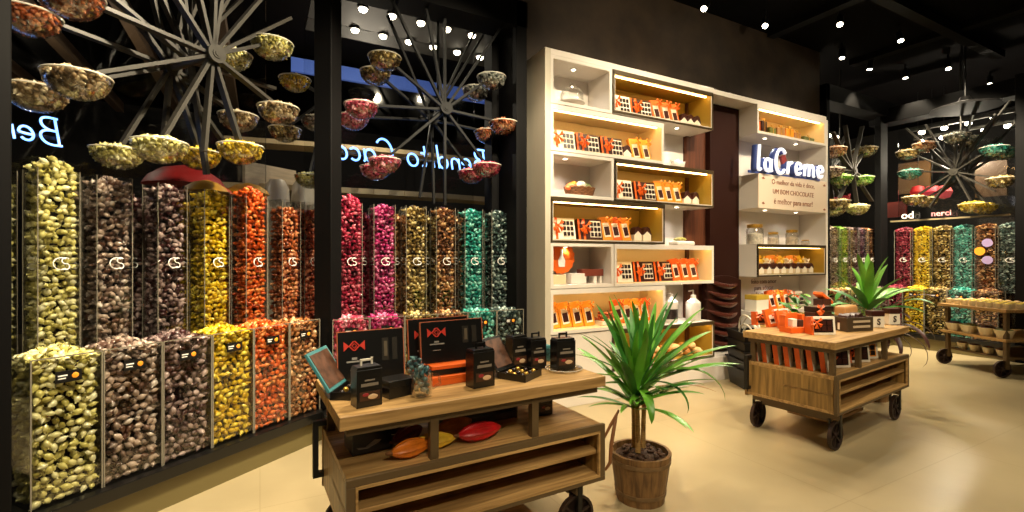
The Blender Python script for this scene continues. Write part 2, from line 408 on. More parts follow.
CANDY = {
 'pale yellow': [(140, 128, 50), (226, 216, 124), (238, 230, 156), (248, 244, 200)],
 'brown and cream': [(34, 18, 12), (96, 62, 46), (222, 198, 178), (62, 36, 26), (214, 188, 168), (84, 52, 38), (236, 220, 206)],  # cream stops colour in wrapper highlights as well as cream sweets
 'dark plum': [(26, 10, 12), (70, 34, 32), (52, 20, 22), (212, 186, 178), (60, 26, 26), (206, 178, 170)],
 'lemon yellow': [(130, 100, 4), (216, 176, 14), (232, 196, 30), (244, 224, 90)],
 'bright orange': [(130, 40, 6), (214, 84, 20), (232, 104, 32), (246, 160, 84)],
 'copper brown': [(84, 34, 14), (160, 76, 34), (186, 98, 48), (230, 164, 116)],
 'rust red': [(70, 22, 14), (150, 60, 34), (176, 78, 44), (226, 150, 110)],
 'tan and copper': [(92, 50, 20), (170, 104, 54), (196, 130, 72), (232, 190, 140)],
 'raspberry red': [(76, 8, 26), (164, 30, 62), (186, 48, 78), (232, 128, 142)],
 'magenta': [(84, 6, 44), (176, 28, 98), (200, 54, 122), (236, 140, 176)],
 'olive gold': [(40, 28, 10), (140, 112, 50), (84, 62, 26), (190, 160, 84), (240, 222, 160)],
 'bronze brown': [(40, 18, 10), (130, 78, 40), (76, 40, 20), (176, 116, 64), (236, 196, 140)],
 'hazel cream': [(60, 42, 24), (170, 142, 100), (120, 92, 60), (206, 182, 140), (236, 220, 186)],
 'teal': [(4, 56, 52), (24, 140, 126), (44, 166, 148), (160, 226, 210)],
 'dark slate': [(10, 18, 18), (56, 82, 78), (24, 38, 38), (96, 120, 114), (196, 210, 200)],
 'crimson': [(60, 6, 22), (130, 20, 48), (150, 34, 62), (206, 110, 120)],
 'lime green': [(40, 84, 8), (106, 172, 34), (134, 196, 56), (196, 226, 130)],
 'purple brown': [(36, 22, 34), (88, 66, 88), (112, 90, 108), (190, 170, 184)],
 'silver': [(40, 42, 40), (110, 116, 112), (150, 154, 148), (226, 226, 218)],
 'rosy pink': [(100, 16, 40), (198, 60, 92), (220, 96, 120), (246, 180, 190)],
}
def cmat(c): return candy_mat('sweets_' + c.replace(' ', '_'), CANDY[c])
PROT = {}
def fill(key, mk, c, name, bay_loc, rz):
    """the same packing is shared between dispensers; every colour gets its own mesh copy"""
    if key not in PROT:
        P, core, r = mk(); PROT[key] = sweets_mesh(name, P, r, cmat(c), core)
        me = PROT[key]
    else:
        me = PROT[key].copy(); me.materials[0] = cmat(c)
    o = bpy.data.objects.new(name, me); COL.objects.link(o); o.location = bay_loc; o.rotation_euler = (0, 0, rz)
    return o

def logo(parent, loc, size, m):
    """round monogram on the tube front: a C wrapped round an S inside a thin arc"""
    b = MB()
    pts = [(math.cos(a) * size * .5, 0, math.sin(a) * size * .5) for a in [R(50 + i * 260 / 22) for i in range(23)]]
    b.tube([Vector(p) + Vector((-size * .12, 0, 0)) for p in pts], size * .045, 6)
    sp = []
    for i in range(25):
        u = i / 24
        if u < .5: a = R(40 + 230 * (u / .5)); sp.append((math.cos(a) * size * .25 + size * .2, 0, math.sin(a) * size * .25 + size * .25))
        else: a = R(90 - 230 * ((u - .5) / .5)); sp.append((math.cos(a) * size * .25 + size * .2, 0, math.sin(a) * size * .25 - size * .25))
    b.tube(sp, size * .05, 6)
    return b.build('monogram', m, parent, loc)
TW, TD, TZ0, TZ1 = .17, .165, .235, 1.86
def dispenser_proto():
    t = thing('candy_tube', '-', 'dispenser', (0, 0, -20)); th = .004
    w, d = TW / 2, TD; b = MB()
    b.box(-w, w, 0, th, 0, TZ1 - TZ0).box(-w, w, d - th, d, 0, TZ1 - TZ0).box(-w, -w + th, th, d - th, 0, TZ1 - TZ0).box(w - th, w, th, d - th, 0, TZ1 - TZ0)
    b.build('tube_wall', M_acry, t)
    e = MB(); q = .0018
    for x in (-w, w):
        for y in (0, d): e.box(x - q, x + q, y - q, y + q, 0, TZ1 - TZ0)
    e.build('corner_edge', M_edge, t)
    MB().box(-w, w, 0, d, -.0, .004).build('tube_floor', M_acry, t)
    logo(t, (.012, -.003, 1.37 - TZ0), .062, M_whiteprint)
    return t
TUBE = dispenser_proto()
BW, BD, BZ0, BZ1 = .268, .262, .235, .93
M_tag = mat('price_tag', (12, 11, 10), .4)
def bin_proto():
    t = thing('candy_bin', '-', 'bin', (0, 0, -20)); th = .005; w, d, h = BW / 2, BD, BZ1 - BZ0; b = MB()
    b.box(-w, w, 0, th, 0, h).box(-w, w, d - th, d, 0, h * .98).box(-w, -w + th, th, d - th, 0, h).box(w - th, w, th, d - th, 0, h)
    b.build('bin_wall', M_acry, t)
    e = MB(); q = .003
    for x in (-w, w):
        for y in (0, d): e.box(x - q, x + q, y - q, y + q, 0, h)
    e.box(-w, w, -q, q, h - q, h + q); e.build('corner_edge', M_edge, t)
    g = MB(); g.box(-.05, .05, -.008, -.003, h - .125, h - .07).ell((.024, -.009, h - .097), (.014, .003, .014), 12, 6, 1)
    g.box(-.042, -.006, -.0095, -.008, h - .094, h - .088, 2).box(-.042, -.012, -.0095, -.008, h - .107, h - .102, 2)
    g.build('price_tag', [M_tag, M_orange2, M_whiteprint], t)
    return t
BIN = bin_proto()
def mk_tall(): P, c = block_fill(TW - .004, TD - .004, TZ0, TZ1 - .05, .0188, .04, .55); return P, c, .0188
def mk_tall2(): P, c = block_fill(TW - .004, TD - .004, TZ0, TZ1 - .0, .0188, .06, .55); return P, c, .0188
def mk_tall3(): P, c = block_fill(TW - .004, TD - .004, TZ0, TZ1 - .09, .0188, .03, .55); return P, c, .0188
def mk_low(): P, c = block_fill(BW - .014, BD - .014, BZ0, BZ1 - .03, .0205, .03); return P, c, .0205
def mk_low2(): P, c = block_fill(BW - .014, BD - .014, BZ0, BZ1 - .015, .0205, .04); return P, c, .0205
def mk_far(): P, c = block_fill(TW - .004, TD - .004, TZ0, TZ1, .0145, .04, .9); return P, c, .0145
MK = {'t4': mk_far, 't1': mk_tall, 't2': mk_tall2, 't3': mk_tall3, 'l1': mk_low, 'l2': mk_low2}
def column(bay, t, c, lab, where, key, grp, off=.285, s=1.):
    low = key[0] == 'l'
    proto = BIN if low else TUBE
    z0 = BZ0 if low else TZ0; y = 0. if low else off
    kind = 'square acrylic bin' if low else 'tall acrylic tube' if off < .4 else 'rear row acrylic tube'
    q = dup(proto, bay.at(t, y, z0), bay.rz, '%s of %s sweets %s' % (kind, lab, where), grp + (' bins' if low else ' tubes'))
    o = fill(key, MK[key], c, 'wrapped_candy', bay.at(t, y + (.007 if low else .005), 0), bay.rz)
    q.scale = (s, s, 1); o.scale = (s, s, 1)
    tag(o, '%s wrapped sweets filling the %s %s' % (lab, 'low bin' if low else 'tall tube' if off < .4 else 'rear row tube', where), 'sweets', grp + ' sweets', 'stuff')
ORD = ['first', 'second', 'third', 'fourth', 'fifth', 'sixth', 'seventh', 'eighth']
ga = 'slanted window display'; gb = 'window display beside the white shelf'; gc = 'far window display'; gd = 'display behind the shelf end'
TA = [-.335, -.09, .215, .495, .79, 1.09, 1.30]
wa = 'in the slanted window'
for i, (c, lab, k) in enumerate((('pale yellow', 'pale yellow', 't2'), ('brown and cream', 'brown and cream', 't1'), ('dark plum', 'dark plum', 't1'), ('lemon yellow', 'lemon yellow', 't1'),
                                 ('bright orange', 'bright orange', 't2'), ('copper brown', 'copper brown', 't3'), ('rust red', 'rust red', 't3'))):
    column(A, TA[i], c, lab, wa, k, ga)
for i, (c, lab, k) in enumerate((('pale yellow', 'pale yellow', 'l2'), ('brown and cream', 'brown and cream', 'l2'), ('dark plum', 'dark plum', 'l2'), ('lemon yellow', 'lemon yellow', 'l2'),
                                 ('bright orange', 'bright orange', 'l2'), ('tan and copper', 'tan copper', 'l1'))):
    column(A, -.411 + i * .277, c, lab, wa, k, ga)
for i, (c, lab) in enumerate((('pale yellow', 'pale yellow'), ('brown and cream', 'brown and cream'), ('dark plum', 'dark plum'), ('lemon yellow', 'lemon yellow'), ('copper brown', 'copper brown'))):
    column(A, -.50 + i * .3, c, lab, wa, 't3', ga, off=.53)   # rear row, seen in the gaps
wb = 'in the window beside the white shelf'
for i, (c, lab, k) in enumerate((('raspberry red', 'raspberry red', 't2'), ('magenta', 'magenta', 't1'), ('olive gold', 'olive gold', 't1'), ('bronze brown', 'bronze brown', 't1'), ('teal', 'teal', 't1'), ('dark slate', 'dark slate', 't1'))):
    column(B, .665 + i * .276, c, lab, wb, k, gb, s=1.06)
for i, (c, lab) in enumerate((('rosy pink', 'rosy pink'), ('magenta', 'magenta'), ('olive gold', 'olive gold'), ('bronze brown', 'bronze brown'), ('teal', 'teal'), ('dark slate', 'dark slate'))):
    column(B, .62 + i * .277, c, lab, wb, 'l1', gb)
for i, (c, lab) in enumerate((('raspberry red', 'raspberry red'), ('tan and copper', 'tan'), ('olive gold', 'olive gold'), ('bronze brown', 'bronze brown'), ('teal', 'teal'))):
    column(B, .80 + i * .29, c, lab, wb, 't3', gb, off=.54)   # rear row, seen in the gaps
wc = 'in the far right window'
for i, (c, lab) in enumerate((('crimson', 'crimson'), ('lemon yellow', 'lemon yellow'), ('olive gold', 'olive gold'), ('teal', 'teal'), ('bronze brown', 'bronze brown'), ('dark slate', 'dark slate'))):
    column(C, -.60 + i * .25, c, lab, wc, 't4', gc, s=1.3)
for i, (c, lab) in enumerate((('crimson', 'crimson'), ('lemon yellow', 'lemon yellow'), ('olive gold', 'olive gold'), ('teal', 'teal'), ('bronze brown', 'bronze brown'))):
    column(C, -.62 + i * .277, c, lab, wc, 'l2', gc)
wd_ = 'behind the end of the white shelves'
for i, (c, lab) in enumerate((('olive gold', 'olive'), ('brown and cream', 'brown and cream'), ('lime green', 'lime green'), ('dark plum', 'dark plum'), ('purple brown', 'purple brown'), ('bronze brown', 'bronze'))):
    column(D, 7.62 + i * .272, c, lab, wd_, 't4', gd, s=1.3)
for i, (c, lab) in enumerate((('tan and copper', 'tan'), ('pale yellow', 'pale yellow'), ('lime green', 'lime green'), ('lemon yellow', 'lemon yellow'), ('dark plum', 'dark plum'))):
    column(D, 7.62 + i * .277, c, lab, wd_, 'l1', gd)
# round paper discs stuck on the far bronze tube
for (dx, z, m, lab) in ((-.05, 1.5, M_orange2, 'round yellow paper disc'), (.03, 1.62, mat('lilac_paper', (150, 130, 170), .6), 'upper round lilac paper disc'), (.03, 1.37, mat('lilac_paper', (150, 130, 170), .6), 'lower round lilac paper disc')):
    o = MB().cyl((0, 0, 0), (0, -.006, 0), .06, n=24).build('paper_disc', m, loc=C.at(-.60 + 4 * .25 + dx, .275 - (.008 if dx < 0 else 0), z), rz=C.rz)
    tag(o, lab + ' stuck on the far bronze brown tube', 'sticker')

# ------------------------------------------------------------------ starburst wheels with glass bowls
BR = .135
def bowl_proto():
    t = thing('glass_bowl', '-', 'bowl', (0, 0, -20))
    prof = [(.0001, -.12)] + [(BR * math.sin(a), -.12 + .12 * (1 - math.cos(a))) for a in [R(10 * i) for i in range(1, 10)]]
    inn = [(r - .004 if r > .01 else r, z + .005) for r, z in reversed(prof)]
    MB().lathe(prof + inn, n=28).build('bowl_body', M_bowl, t, smooth=True)
    MB().tube([(BR * math.cos(2 * math.pi * k / 28), BR * math.sin(2 * math.pi * k / 28), 0) for k in range(28)], .0045, 6, close=True).build('bowl_rim', M_rim, t, smooth=True)
    return t
BOWL = bowl_proto()
def mk_bowl():
    pts = []; r = .0155
    for a in np.arange(0, 75, 11):
        rr = (BR - .02) * math.cos(R(a)); zz = -(.105 - .022) * math.sin(R(a))
        n = max(1, int(2 * math.pi * rr / (r * 1.7)))
        for k in range(n): pts.append((rr * math.cos(2 * math.pi * k / n + a), rr * math.sin(2 * math.pi * k / n + a), zz - .012))
    for rr in np.arange(0, BR - .026, r * 1.5):
        n = max(1, int(2 * math.pi * rr / (r * 1.7)))
        for k in range(n): pts.append((rr * math.cos(2 * math.pi * k / n), rr * math.sin(2 * math.pi * k / n), -.008 + .03 * (1 - (rr / BR) ** 2)))
    P = np.array(pts) + rng.uniform(-.3, .3, (len(pts), 3)) * r
    return P, None, r
def starburst(bay, lab, hub, y0, y1, ring, grp, where, extra=(), m=M_steel, w=.046, bs=1.):
    t = thing('starburst_sculpture', lab, 'sculpture', bay.at(hub[0], y0, hub[1]), bay.rz)
    dy = y1 - y0
    MB().cyl((0, -.06, 0), (0, dy + .05, 0), .03, n=16).build('axle', m, t, smooth=True)
    for y in (-.02, dy):
        MB().cyl((0, y - .035, 0), (0, y - .015, 0), .055, n=20).cyl((0, y - .045, 0), (0, y - .035, 0), .018, n=12).build('hub_disc', m, t, smooth=True)
    for (dt, dz, c, both) in ring:
        for k, y in enumerate((0, dy)[:both]):
            L = math.hypot(dt, dz); u = Vector((dt / L, 0, dz / L))
            MB().bar(Vector((0, y, 0)) + u * .03, Vector((dt, y, dz)) - u * .02, .02, w, up=(0, 1, 0)).build('arm', m, t)
            P = bay.at(hub[0] + dt, y0 + y, hub[1] + dz)
            pos = '%s%s' % (('upper ' if dz > .1 else 'lower ' if dz < -.3 else 'middle '), ('left' if dt < -.4 else 'inner left' if dt < 0 else 'inner right' if dt < .35 else 'right'))
            fb = 'front' if k == 0 else 'rear'
            q = dup(BOWL, P, bay.rz, 'glass bowl of %s sweets, %s of the %s ring, %s' % (c, pos, fb, where), grp)
            q.scale = (bs, bs, bs)
            o = fill('bowl', mk_bowl, c, 'wrapped_candy', P, bay.rz + rng.uniform(0, 6))
            o.scale = (bs, bs, bs)
            tag(o, '%s sweets in the bowl, %s of the %s ring, %s' % (c, pos, fb, where), 'sweets', grp + ' contents', 'stuff')
    for (dt, dz, y) in extra:
        L = math.hypot(dt, dz); u = Vector((dt / L, 0, dz / L))
        MB().bar(Vector((0, y * dy, 0)) + u * .03, (dt, y * dy, dz), .02, w, up=(0, 1, 0)).build('arm', m, t)
    # drop rods to the ceiling carry the wheel
    MB().cyl((0, dy * .5, .02), (0, dy * .5, 4.45 - hub[1]), .012, n=10).build('drop_rod', m, t)
    return t
starburst(A, 'large grey steel starburst of bars with glass bowls in the slanted window', (.28, 2.644), 0., .43,
          [(-.685, .03, 'copper brown', 2), (-.655, -.355, 'hazel cream', 2), (-.29, -.6, 'pale yellow', 2), (.185, -.52, 'lemon yellow', 2), (.465, -.19, 'hazel cream', 2), (.415, .245, 'pale yellow', 2)],
          'bowls on the large starburst', 'large starburst', extra=[(-.38, .72, .5), (-.1, .9, .5), (.02, .6, 0), (.28, .85, 1), (.56, .48, 0), (-.05, -.6, 0), (-.05, -.6, 1), (.36, -.42, 1), (-.52, .62, 0), (-.2, .8, 0), (.12, .85, 0), (.45, .7, 0), (-.55, .6, 1), (-.22, .85, 1), (.15, .85, 1), (.5, .7, 1), (.35, .75, .5), (-.75, .35, .5), (.1, -.7, .5), (.6, .02, .5)])
hx, _, hz = A.hit(327, 98, .72)
r2 = []
for px, py, c in ((295, 79, 'lemon yellow'), (285, 129, 'olive gold'), (316, 119, 'brown and cream'), (310, 176, 'pale yellow')):
    q = A.hit(px, py, .72); r2.append((q[0] - hx, q[2] - hz, c, 1))
starburst(A, 'smaller dark starburst half hidden behind the black post', (hx, hz), .72, .76, r2, 'bowls on the small starburst', 'small starburst', m=M_dsteel, w=.034)
starburst(B, 'black steel starburst of bars in the window beside the white shelf', (1.45, 2.72), .2, .56,
          [(-.53, .36, 'olive gold', 2), (-.72, -.07, 'rosy pink', 2), (-.53, -.5, 'rosy pink', 2), (.585, -.04, 'copper brown', 2), (.41, -.46, 'raspberry red', 2), (.46, .37, 'silver', 2)],
          'bowls on the black starburst', 'black starburst', extra=[(-.52, .95, 0), (-.2, 1.0, 0), (0, .8, 0), (.62, .95, 0), (-.42, .9, 1), (.55, .95, 1), (.45, .95, 1), (0, -.85, 0), (.02, -.8, 1), (-.12, -.75, 1)], m=mat('black_bar', (7, 7, 6), .55, 0, .2), w=.032)
starburst(C, 'far steel starburst of bars in the window right of the back post', (.09, 2.69), .2, .6,
          [(-.58, .42, 'olive gold', 1), (-.36, .5, 'tan and copper', 1), (0.02, .55, 'silver', 2), (.43, .28, 'teal', 2), (.5, -.17, 'olive gold', 1), (.2, -.5, 'lemon yellow', 2), (-.55, .1, 'teal', 1), (-.5, -.32, 'olive gold', 2)],
          'bowls on the far starburst', 'far starburst', extra=[(-.6, .8, 0), (-.35, .8, 0), (.6, .9, 0), (-.6, .75, 1), (-.2, .6, 1), (.35, .5, 1), (-.5, -.4, 1), (-.3, -.5, 0), (.45, -.35, 0), (.2, .8, 0), (.7, .85, 1), (.45, .75, 0), (.3, -.5, .5)], w=.058, bs=1.2)
starburst(D, 'dark starburst of bars between the shelf end and the back post', (8.3, 2.78), .25, .6,
          [(-.5, .3, 'tan and copper', 1), (-.56, -.02, 'brown and cream', 1), (.3, -.08, 'lime green', 2), (-.32, -.12, 'lime green', 1), (.4, .4, 'olive gold', 2), (-.4, -.5, 'olive gold', 2), (.15, -.55, 'pale yellow', 2)],
          'bowls on the dark starburst', 'dark starburst', extra=[(-.2, .7, 0), (.3, .75, 0), (-.45, -.15, 0), (.45, .1, 1), (-.15, -.6, 1), (.12, .6, 1), (-.55, .55, 0), (.5, -.55, 1), (.5, .7, 1), (-.45, .65, 1), (.6, -.45, 0)], w=.06, bs=1.25)
# ------------------------------------------------------------------ white shelving: left tower, dark fountain panel, right tower
M_strip = mat('led_strip', (255, 220, 160), .5, emit=(255, 206, 130), estr=17)
M_downl = mat('downlight_lens', (255, 245, 225), .5, emit=(255, 238, 205), estr=14)
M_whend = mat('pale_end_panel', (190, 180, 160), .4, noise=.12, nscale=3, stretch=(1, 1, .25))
M_warmwh = mat('glow_tinted_laminate', (232, 212, 168), .4)  # warm glow of the strips put into the white lining's colour
YF, YB = 3.68, 4.05
def cubby(parent, x0, x1, z0, z1, kind, yb=YB, strip=True, name=None, lab=None):
    """open-fronted box; kind: white, lit (white lining tinted with the strip glow) or framed (gold lined with dark lip)"""
    t = .028; b = MB(); inn = {'white': 0, 'lit': 1, 'framed': 1}[kind]
    b.box(x0, x1, YF, yb, z0, z0 + t).box(x0, x1, YF, yb, z1 - t, z1).box(x0, x0 + t, YF, yb, z0 + t, z1 - t).box(x1 - t, x1, YF, yb, z0 + t, z1 - t)
    l = .004
    b.box(x0 + t, x1 - t, yb - .02, yb - .005, z0 + t, z1 - t, 1)
    b.box(x0 + t, x1 - t, YF + .004, yb - .02, z1 - t - l, z1 - t, 1).box(x0 + t, x0 + t + l, YF + .004, yb - .02, z0 + t, z1 - t - l, 1).box(x1 - t - l, x1 - t, YF + .004, yb - .02, z0 + t, z1 - t - l, 1)
    b.box(x0 + t, x1 - t, YF + .004, yb - .02, z0 + t, z0 + t + l, 1)
    o = b.build(name or {'white': 'niche', 'lit': 'lit_cubby', 'framed': 'framed_cubby'}[kind], [M_white, {'white': M_white, 'lit': M_warmwh, 'framed': M_gold}[kind]], parent)
    if kind == 'framed':
        o['label'] = 'gold lined cubby with dark bronze lip'
        f = MB(); a = .02; y = YF - .006
        f.box(x0, x1, y, YF + .012, z0, z0 + a).box(x0, x1, y, YF + .012, z1 - .04, z1).box(x0, x0 + a, y, YF + .012, z0 + a, z1 - a).box(x1 - a, x1, y, YF + .012, z0 + a, z1 - a)
        f.build('bronze_lip', M_bronze, o, bevel=.002)
    if kind == 'lit': MB().box(x0 + t, x1 - t, YF, YF + .012, z1 - t - .02, z1 - t).build('light_pelmet', M_white, o)
    if kind != 'white' and strip:
        MB().box(x0 + t + .02, x1 - t - .02, YF + .05, YF + .066, z1 - t - l - .012, z1 - t - l).build('light_strip', M_strip, o)
    return o
def spot(loc, aim, power, size=60, blend=.6, col=(1, .84, .6), r=.03, name='lamp'):
    l = bpy.data.lights.new(name, 'SPOT'); l.energy = power; l.spot_size = R(size); l.spot_blend = blend; l.color = col; l.shadow_soft_size = r
    o = bpy.data.objects.new(name, l); COL.objects.link(o); o.location = loc
    o.rotation_euler = (Vector(aim) - Vector(loc)).to_track_quat('-Z', 'Y').to_euler(); return o
def point(loc, power, col=(1, .86, .66), r=.02):
    l = bpy.data.lights.new('lamp', 'POINT'); l.energy = power; l.color = col; l.shadow_soft_size = r
    o = bpy.data.objects.new('lamp', l); COL.objects.link(o); o.location = loc; return o
def downlight(parent, x, y, z, power=11, size=140):
    MB().cyl((x, y, z), (x, y, z - .004), .03, n=16).cyl((x, y, z - .004), (x, y, z - .006), .02, n=16, m=1).build('downlight', [M_white, M_downl], parent)
    spot((x, y, z - .012), (x, y, z - 1), power, size, .8, (1, .93, .82), .02)
rows = [.69, 1.115, 1.545, 1.97, 2.395, 2.83, 3.26]
LT = thing('shelving_unit', 'tall white staggered shelving unit of lit and gold lined cubbies beside the window', 'shelving', (0, 0, 0))
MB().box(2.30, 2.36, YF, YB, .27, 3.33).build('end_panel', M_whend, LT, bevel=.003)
MB().box(2.36, 4.47, YB - .004, YB, .27, 3.27).build('back_panel', M_white, LT)
MB().box(2.36, 4.56, YF, YB, 3.275, 3.33).build('top_board', M_white, LT, bevel=.003)
struct(MB().box(4.56, 6.83, YF + .02, YB, 3.276, 3.33).build('trim_shelf_beam', M_white, bevel=.003))
struct(MB().box(2.30, 5.30, YF - .01, YB, 0, .27).build('trim_shelf_plinth', M_white, bevel=.004))
MB().box(2.36, 3.08, YF + .01, YF + .03, .27, .68).build('base_panel', M_white, LT)
G = .006
cubby(LT, 2.36, 3.08, rows[5], 3.274, 'white')
cubby(LT, 3.09, 4.54, rows[5] + .02, 3.272, 'framed')
cubby(LT, 2.36, 3.78, rows[4], rows[5] - G, 'lit')
cubby(LT, 2.36, 3.10, rows[3], rows[4] - G, 'white')
cubby(LT, 3.115, 4.55, rows[3], rows[4] - G, 'framed')
cubby(LT, 2.36, 3.79, rows[2], rows[3] - G, 'framed')
cubby(LT, 2.36, 3.10, rows[1], rows[2] - G, 'white')
cubby(LT, 3.11, 4.555, rows[1], rows[2] - G, 'lit')
cubby(LT, 2.36, 3.80, rows[0], rows[1] - G, 'lit')
cubby(LT, 3.09, 4.56, .28, rows[0] - G, 'framed', name='bread_cubby')
for x, y, z in ((2.70, 3.80, 3.238), (2.6, 3.8, rows[4] - .036), (4.1, 3.80, rows[5] + .018), (4.1, 3.8, rows[3] - .002), (2.6, 3.8, rows[2] - .037), (4.15, 3.8, rows[1] - .002)):
    downlight(LT, x, y, z)
# brown timber reveal and the chocolate fountain panel between the towers
M_reveal = wood('brown_timber', (78, 40, 24), (104, 58, 34), axis=2)
M_fount = mat('fountain_brown', (40, 14, 6), .6, 0, .15)
t = thing('timber_panel', 'reddish brown timber panel between the white niches and the dark panel', 'panel', (0, 0, 0))
MB().box(4.48, 4.80, 4.0, 4.055, .27, 3.27).build('timber_board', M_reveal, t)
t = thing('fountain_panel', 'tall dark brown panel with wavy chocolate ripples between the two white units', 'panel', (0, 0, 0))
MB().box(4.80, 5.33, 3.93, 4.055, .27, 3.27).build('dark_board', M_fount, t, bevel=.004)
for k in range(7):
    z = .38 + k * .118; pts = []
    for i in range(17):
        u = i / 16; pts.append((4.66 + .62 * u, 3.93 - .085 * math.sin(math.pi * min(1, .1 + u * .9)) - .02, z + .055 * (1 - u) ** 2 - .045 * math.sin(math.pi * u) + .012 * math.sin(k * 2.1)))
    MB().tube(pts, [.012 + .026 * math.sin(math.pi * (i + .6) / 17.2) for i in range(17)], 10).build('ripple', mat('ripple_choc', (70, 32, 24), .25, coat=.2), t, smooth=True)
prof = []
b = MB()
for k in range(12):
    pass
b.prism([(4.66 + .62 * u / 12, .275 if u in (0,) else .275) for u in range(13)] + [(5.28 - .62 * u / 12, 1.13 + .06 * math.sin(math.pi * u / 12)) for u in range(13)], 3.86, 3.94)
b.build('ripple_core', M_fount, t, bevel=.01)
# right tower
RT = thing('shelving_unit', 'narrower white shelving unit carrying the blue edged lettered sign', 'shelving', (0, 0, 0))
XL, XR = 5.33, 6.83
MB().box(5.36, XR, 4.04, YB + .005, 0, 3.27).build('back_panel', M_white, RT)
MB().box(XR - .05, XR, YF, 4.04, 0, 3.275).build('end_panel', M_white, RT, bevel=.003)
Yd = 4.04
cubby(RT, XL, XR - .052, rows[5] + .09, 3.272, 'lit', yb=Yd)
cubby(RT, XL, XR - .052, 2.01, 2.43, 'white', yb=Yd, name='sign_box')
MB().box(XL + .0, XR - .052, YF - .012, YF - .001, 2.01, 2.43).build('sign_face', mat('sign_cream', (236, 214, 190), .5), RT)
cubby(RT, XL, XR - .052, 1.17, 1.57, 'framed', yb=Yd)
cubby(RT, XL, XR - .052, .30, .74, 'lit', yb=Yd, name='low_cubby')
MB().box(XL - .02, XR, YF - .01, Yd, 0, .295).build('plinth', M_white, RT, bevel=.004)
for x in (5.65, 6.3): downlight(RT, x, 3.8, rows[5] + .088, 6); downlight(RT, x, 3.8, 2.008, 5)
for x in (5.95,): downlight(RT, x, 3.8, 1.168, 6)
tx = mat('sign_print', (150, 84, 52), .5)
for s, z, sz in (('O melhor da vida é doce,', 2.345, .088), ('UM BOM CHOCOLATE', 2.225, .085), ('é melhor para amar!', 2.105, .1)):
    text(s, sz, tx, RT, (6.04, YF - .014, z), name='sign_lettering', depth=.002)
for x, z in ((5.42, 2.375), (6.72, 2.375), (5.42, 2.07), (6.72, 2.05)):
    MB().prism([(x - .03, z), (x, z + .018), (x + .035, z - .004), (x, z - .012)], YF - .015, YF - .012).build('sign_flourish', tx, RT)
for s, z in (('feito com amor', 1.085), ('para adoçar', 1.0), ('todo momento', .915)):
    text(s, .085, mat('grey_print', (120, 96, 80), .5), RT, (5.98, Yd - .006, z), name='wall_lettering', depth=.003)
# projecting lettered sign: pale lit faces on blue returns
M_letter = mat('lit_letter', (244, 246, 255), .4, emit=(240, 244, 255), estr=.8)
M_return = mat('blue_return', (64, 82, 150), .4)
sg = thing('lettered_sign', 'white lit script sign with blue sides on the right shelving unit', 'sign', (5.93, YF - .03, 2.56))
strokes('laCreme', .295, .0185, .2, .08).build('lit_lettering', M_letter, sg, (0, -.03, 0), smooth=True)
strokes('laCreme', .295, .0205, .2, .08, 2.).build('blue_backing', M_return, sg, (-.012, .02, .004), smooth=True)
MB().box(-.74, .74, .045, .06, -.13, -.1).build('mounting_rail', M_return, sg)
MB().prism([(-.22, -.0), (-.14, .05), (-.18, .12), (-.26, .09)], -.05, -.02).build('cocoa_emblem', mat('emblem_red', (150, 60, 60), .5), sg)

# ------------------------------------------------------------------ goods
def bow(b, x, y, z, s, m):
    for a in (35, 145, 215, 325, 270):
        u = Vector((math.cos(R(a)), 0, math.sin(R(a)))); p = Vector((x, y, z))
        b.add([p, p + u * s + Vector((-u.z, -.3, u.x)) * s * .32, p + u * s * 1.05 + Vector((u.z, .1, -u.x)) * s * .32, p + u * s * .6 + Vector((0, -s * .35, 0))], [(0, 1, 3), (0, 3, 2), (0, 2, 1), (1, 2, 3)], m)
    b.ell((x, y - s * .1, z), (s * .2, s * .15, s * .2), 8, 6, m)
def gift_proto(dark=False, w=.27, h=.18, d=.07):
    t = thing('chocolate_gift_box', '-', 'box', (0, 0, -20)); T = Matrix.Rotation(R(-12), 4, 'X')
    body = M_brown if dark else M_card
    MB().box(-w / 2, w / 2, 0, d, 0, h, M=T).build('carton', body, t, bevel=.003)
    g = MB()
    wx0 = -.005
    g.box(wx0, w / 2 - .014, -.003, 0, .022, h - .018, 0, T)
    for i in range(3):
        for j in range(3):
            x = wx0 + .008 + i * .04; z = .03 + j * .045
            g.box(x, x + .026, -.012, -.003, z, z + .03, 1, T)
    g.build('window', [M_card if not dark else M_card, M_choc], t)
    r = MB(); r.box(-w / 2 + .055, -w / 2 + .078, -.004, d + .002, -.001, h + .002, 0, T); bow(r, -w / 2 + .066, -.014, h * .62, .06, 0)
    if dark: r.box(-w / 2 - .001, -w / 2 + .02, -.003, 0, 0, h, 0, T)
    r.build('ribbon', M_orange, t)
    return t
def pack_proto(m, w=.12, h=.21, d=.04):
    t = thing('chocolate_pack', '-', 'box', (0, 0, -20)); T = Matrix.Rotation(R(-14), 4, 'X') @ Matrix.Rotation(R(-6), 4, 'Y')
    MB().box(-w / 2, w / 2, 0, d, 0, h, M=T).build('carton', m, t, bevel=.003)
    g = MB(); g.box(-w / 2 + .026, w / 2 - .022, -.003, 0, .03, h - .055, 0, T).box(-w / 2 + .034, w / 2 - .03, -.006, -.003, .045, h - .09, 1, T)
    g.build('window', [M_card, M_brown], t)
    b = MB(); bow(b, 0, -.012, h - .035, .04, 0); b.build('ribbon', m, t)
    return t
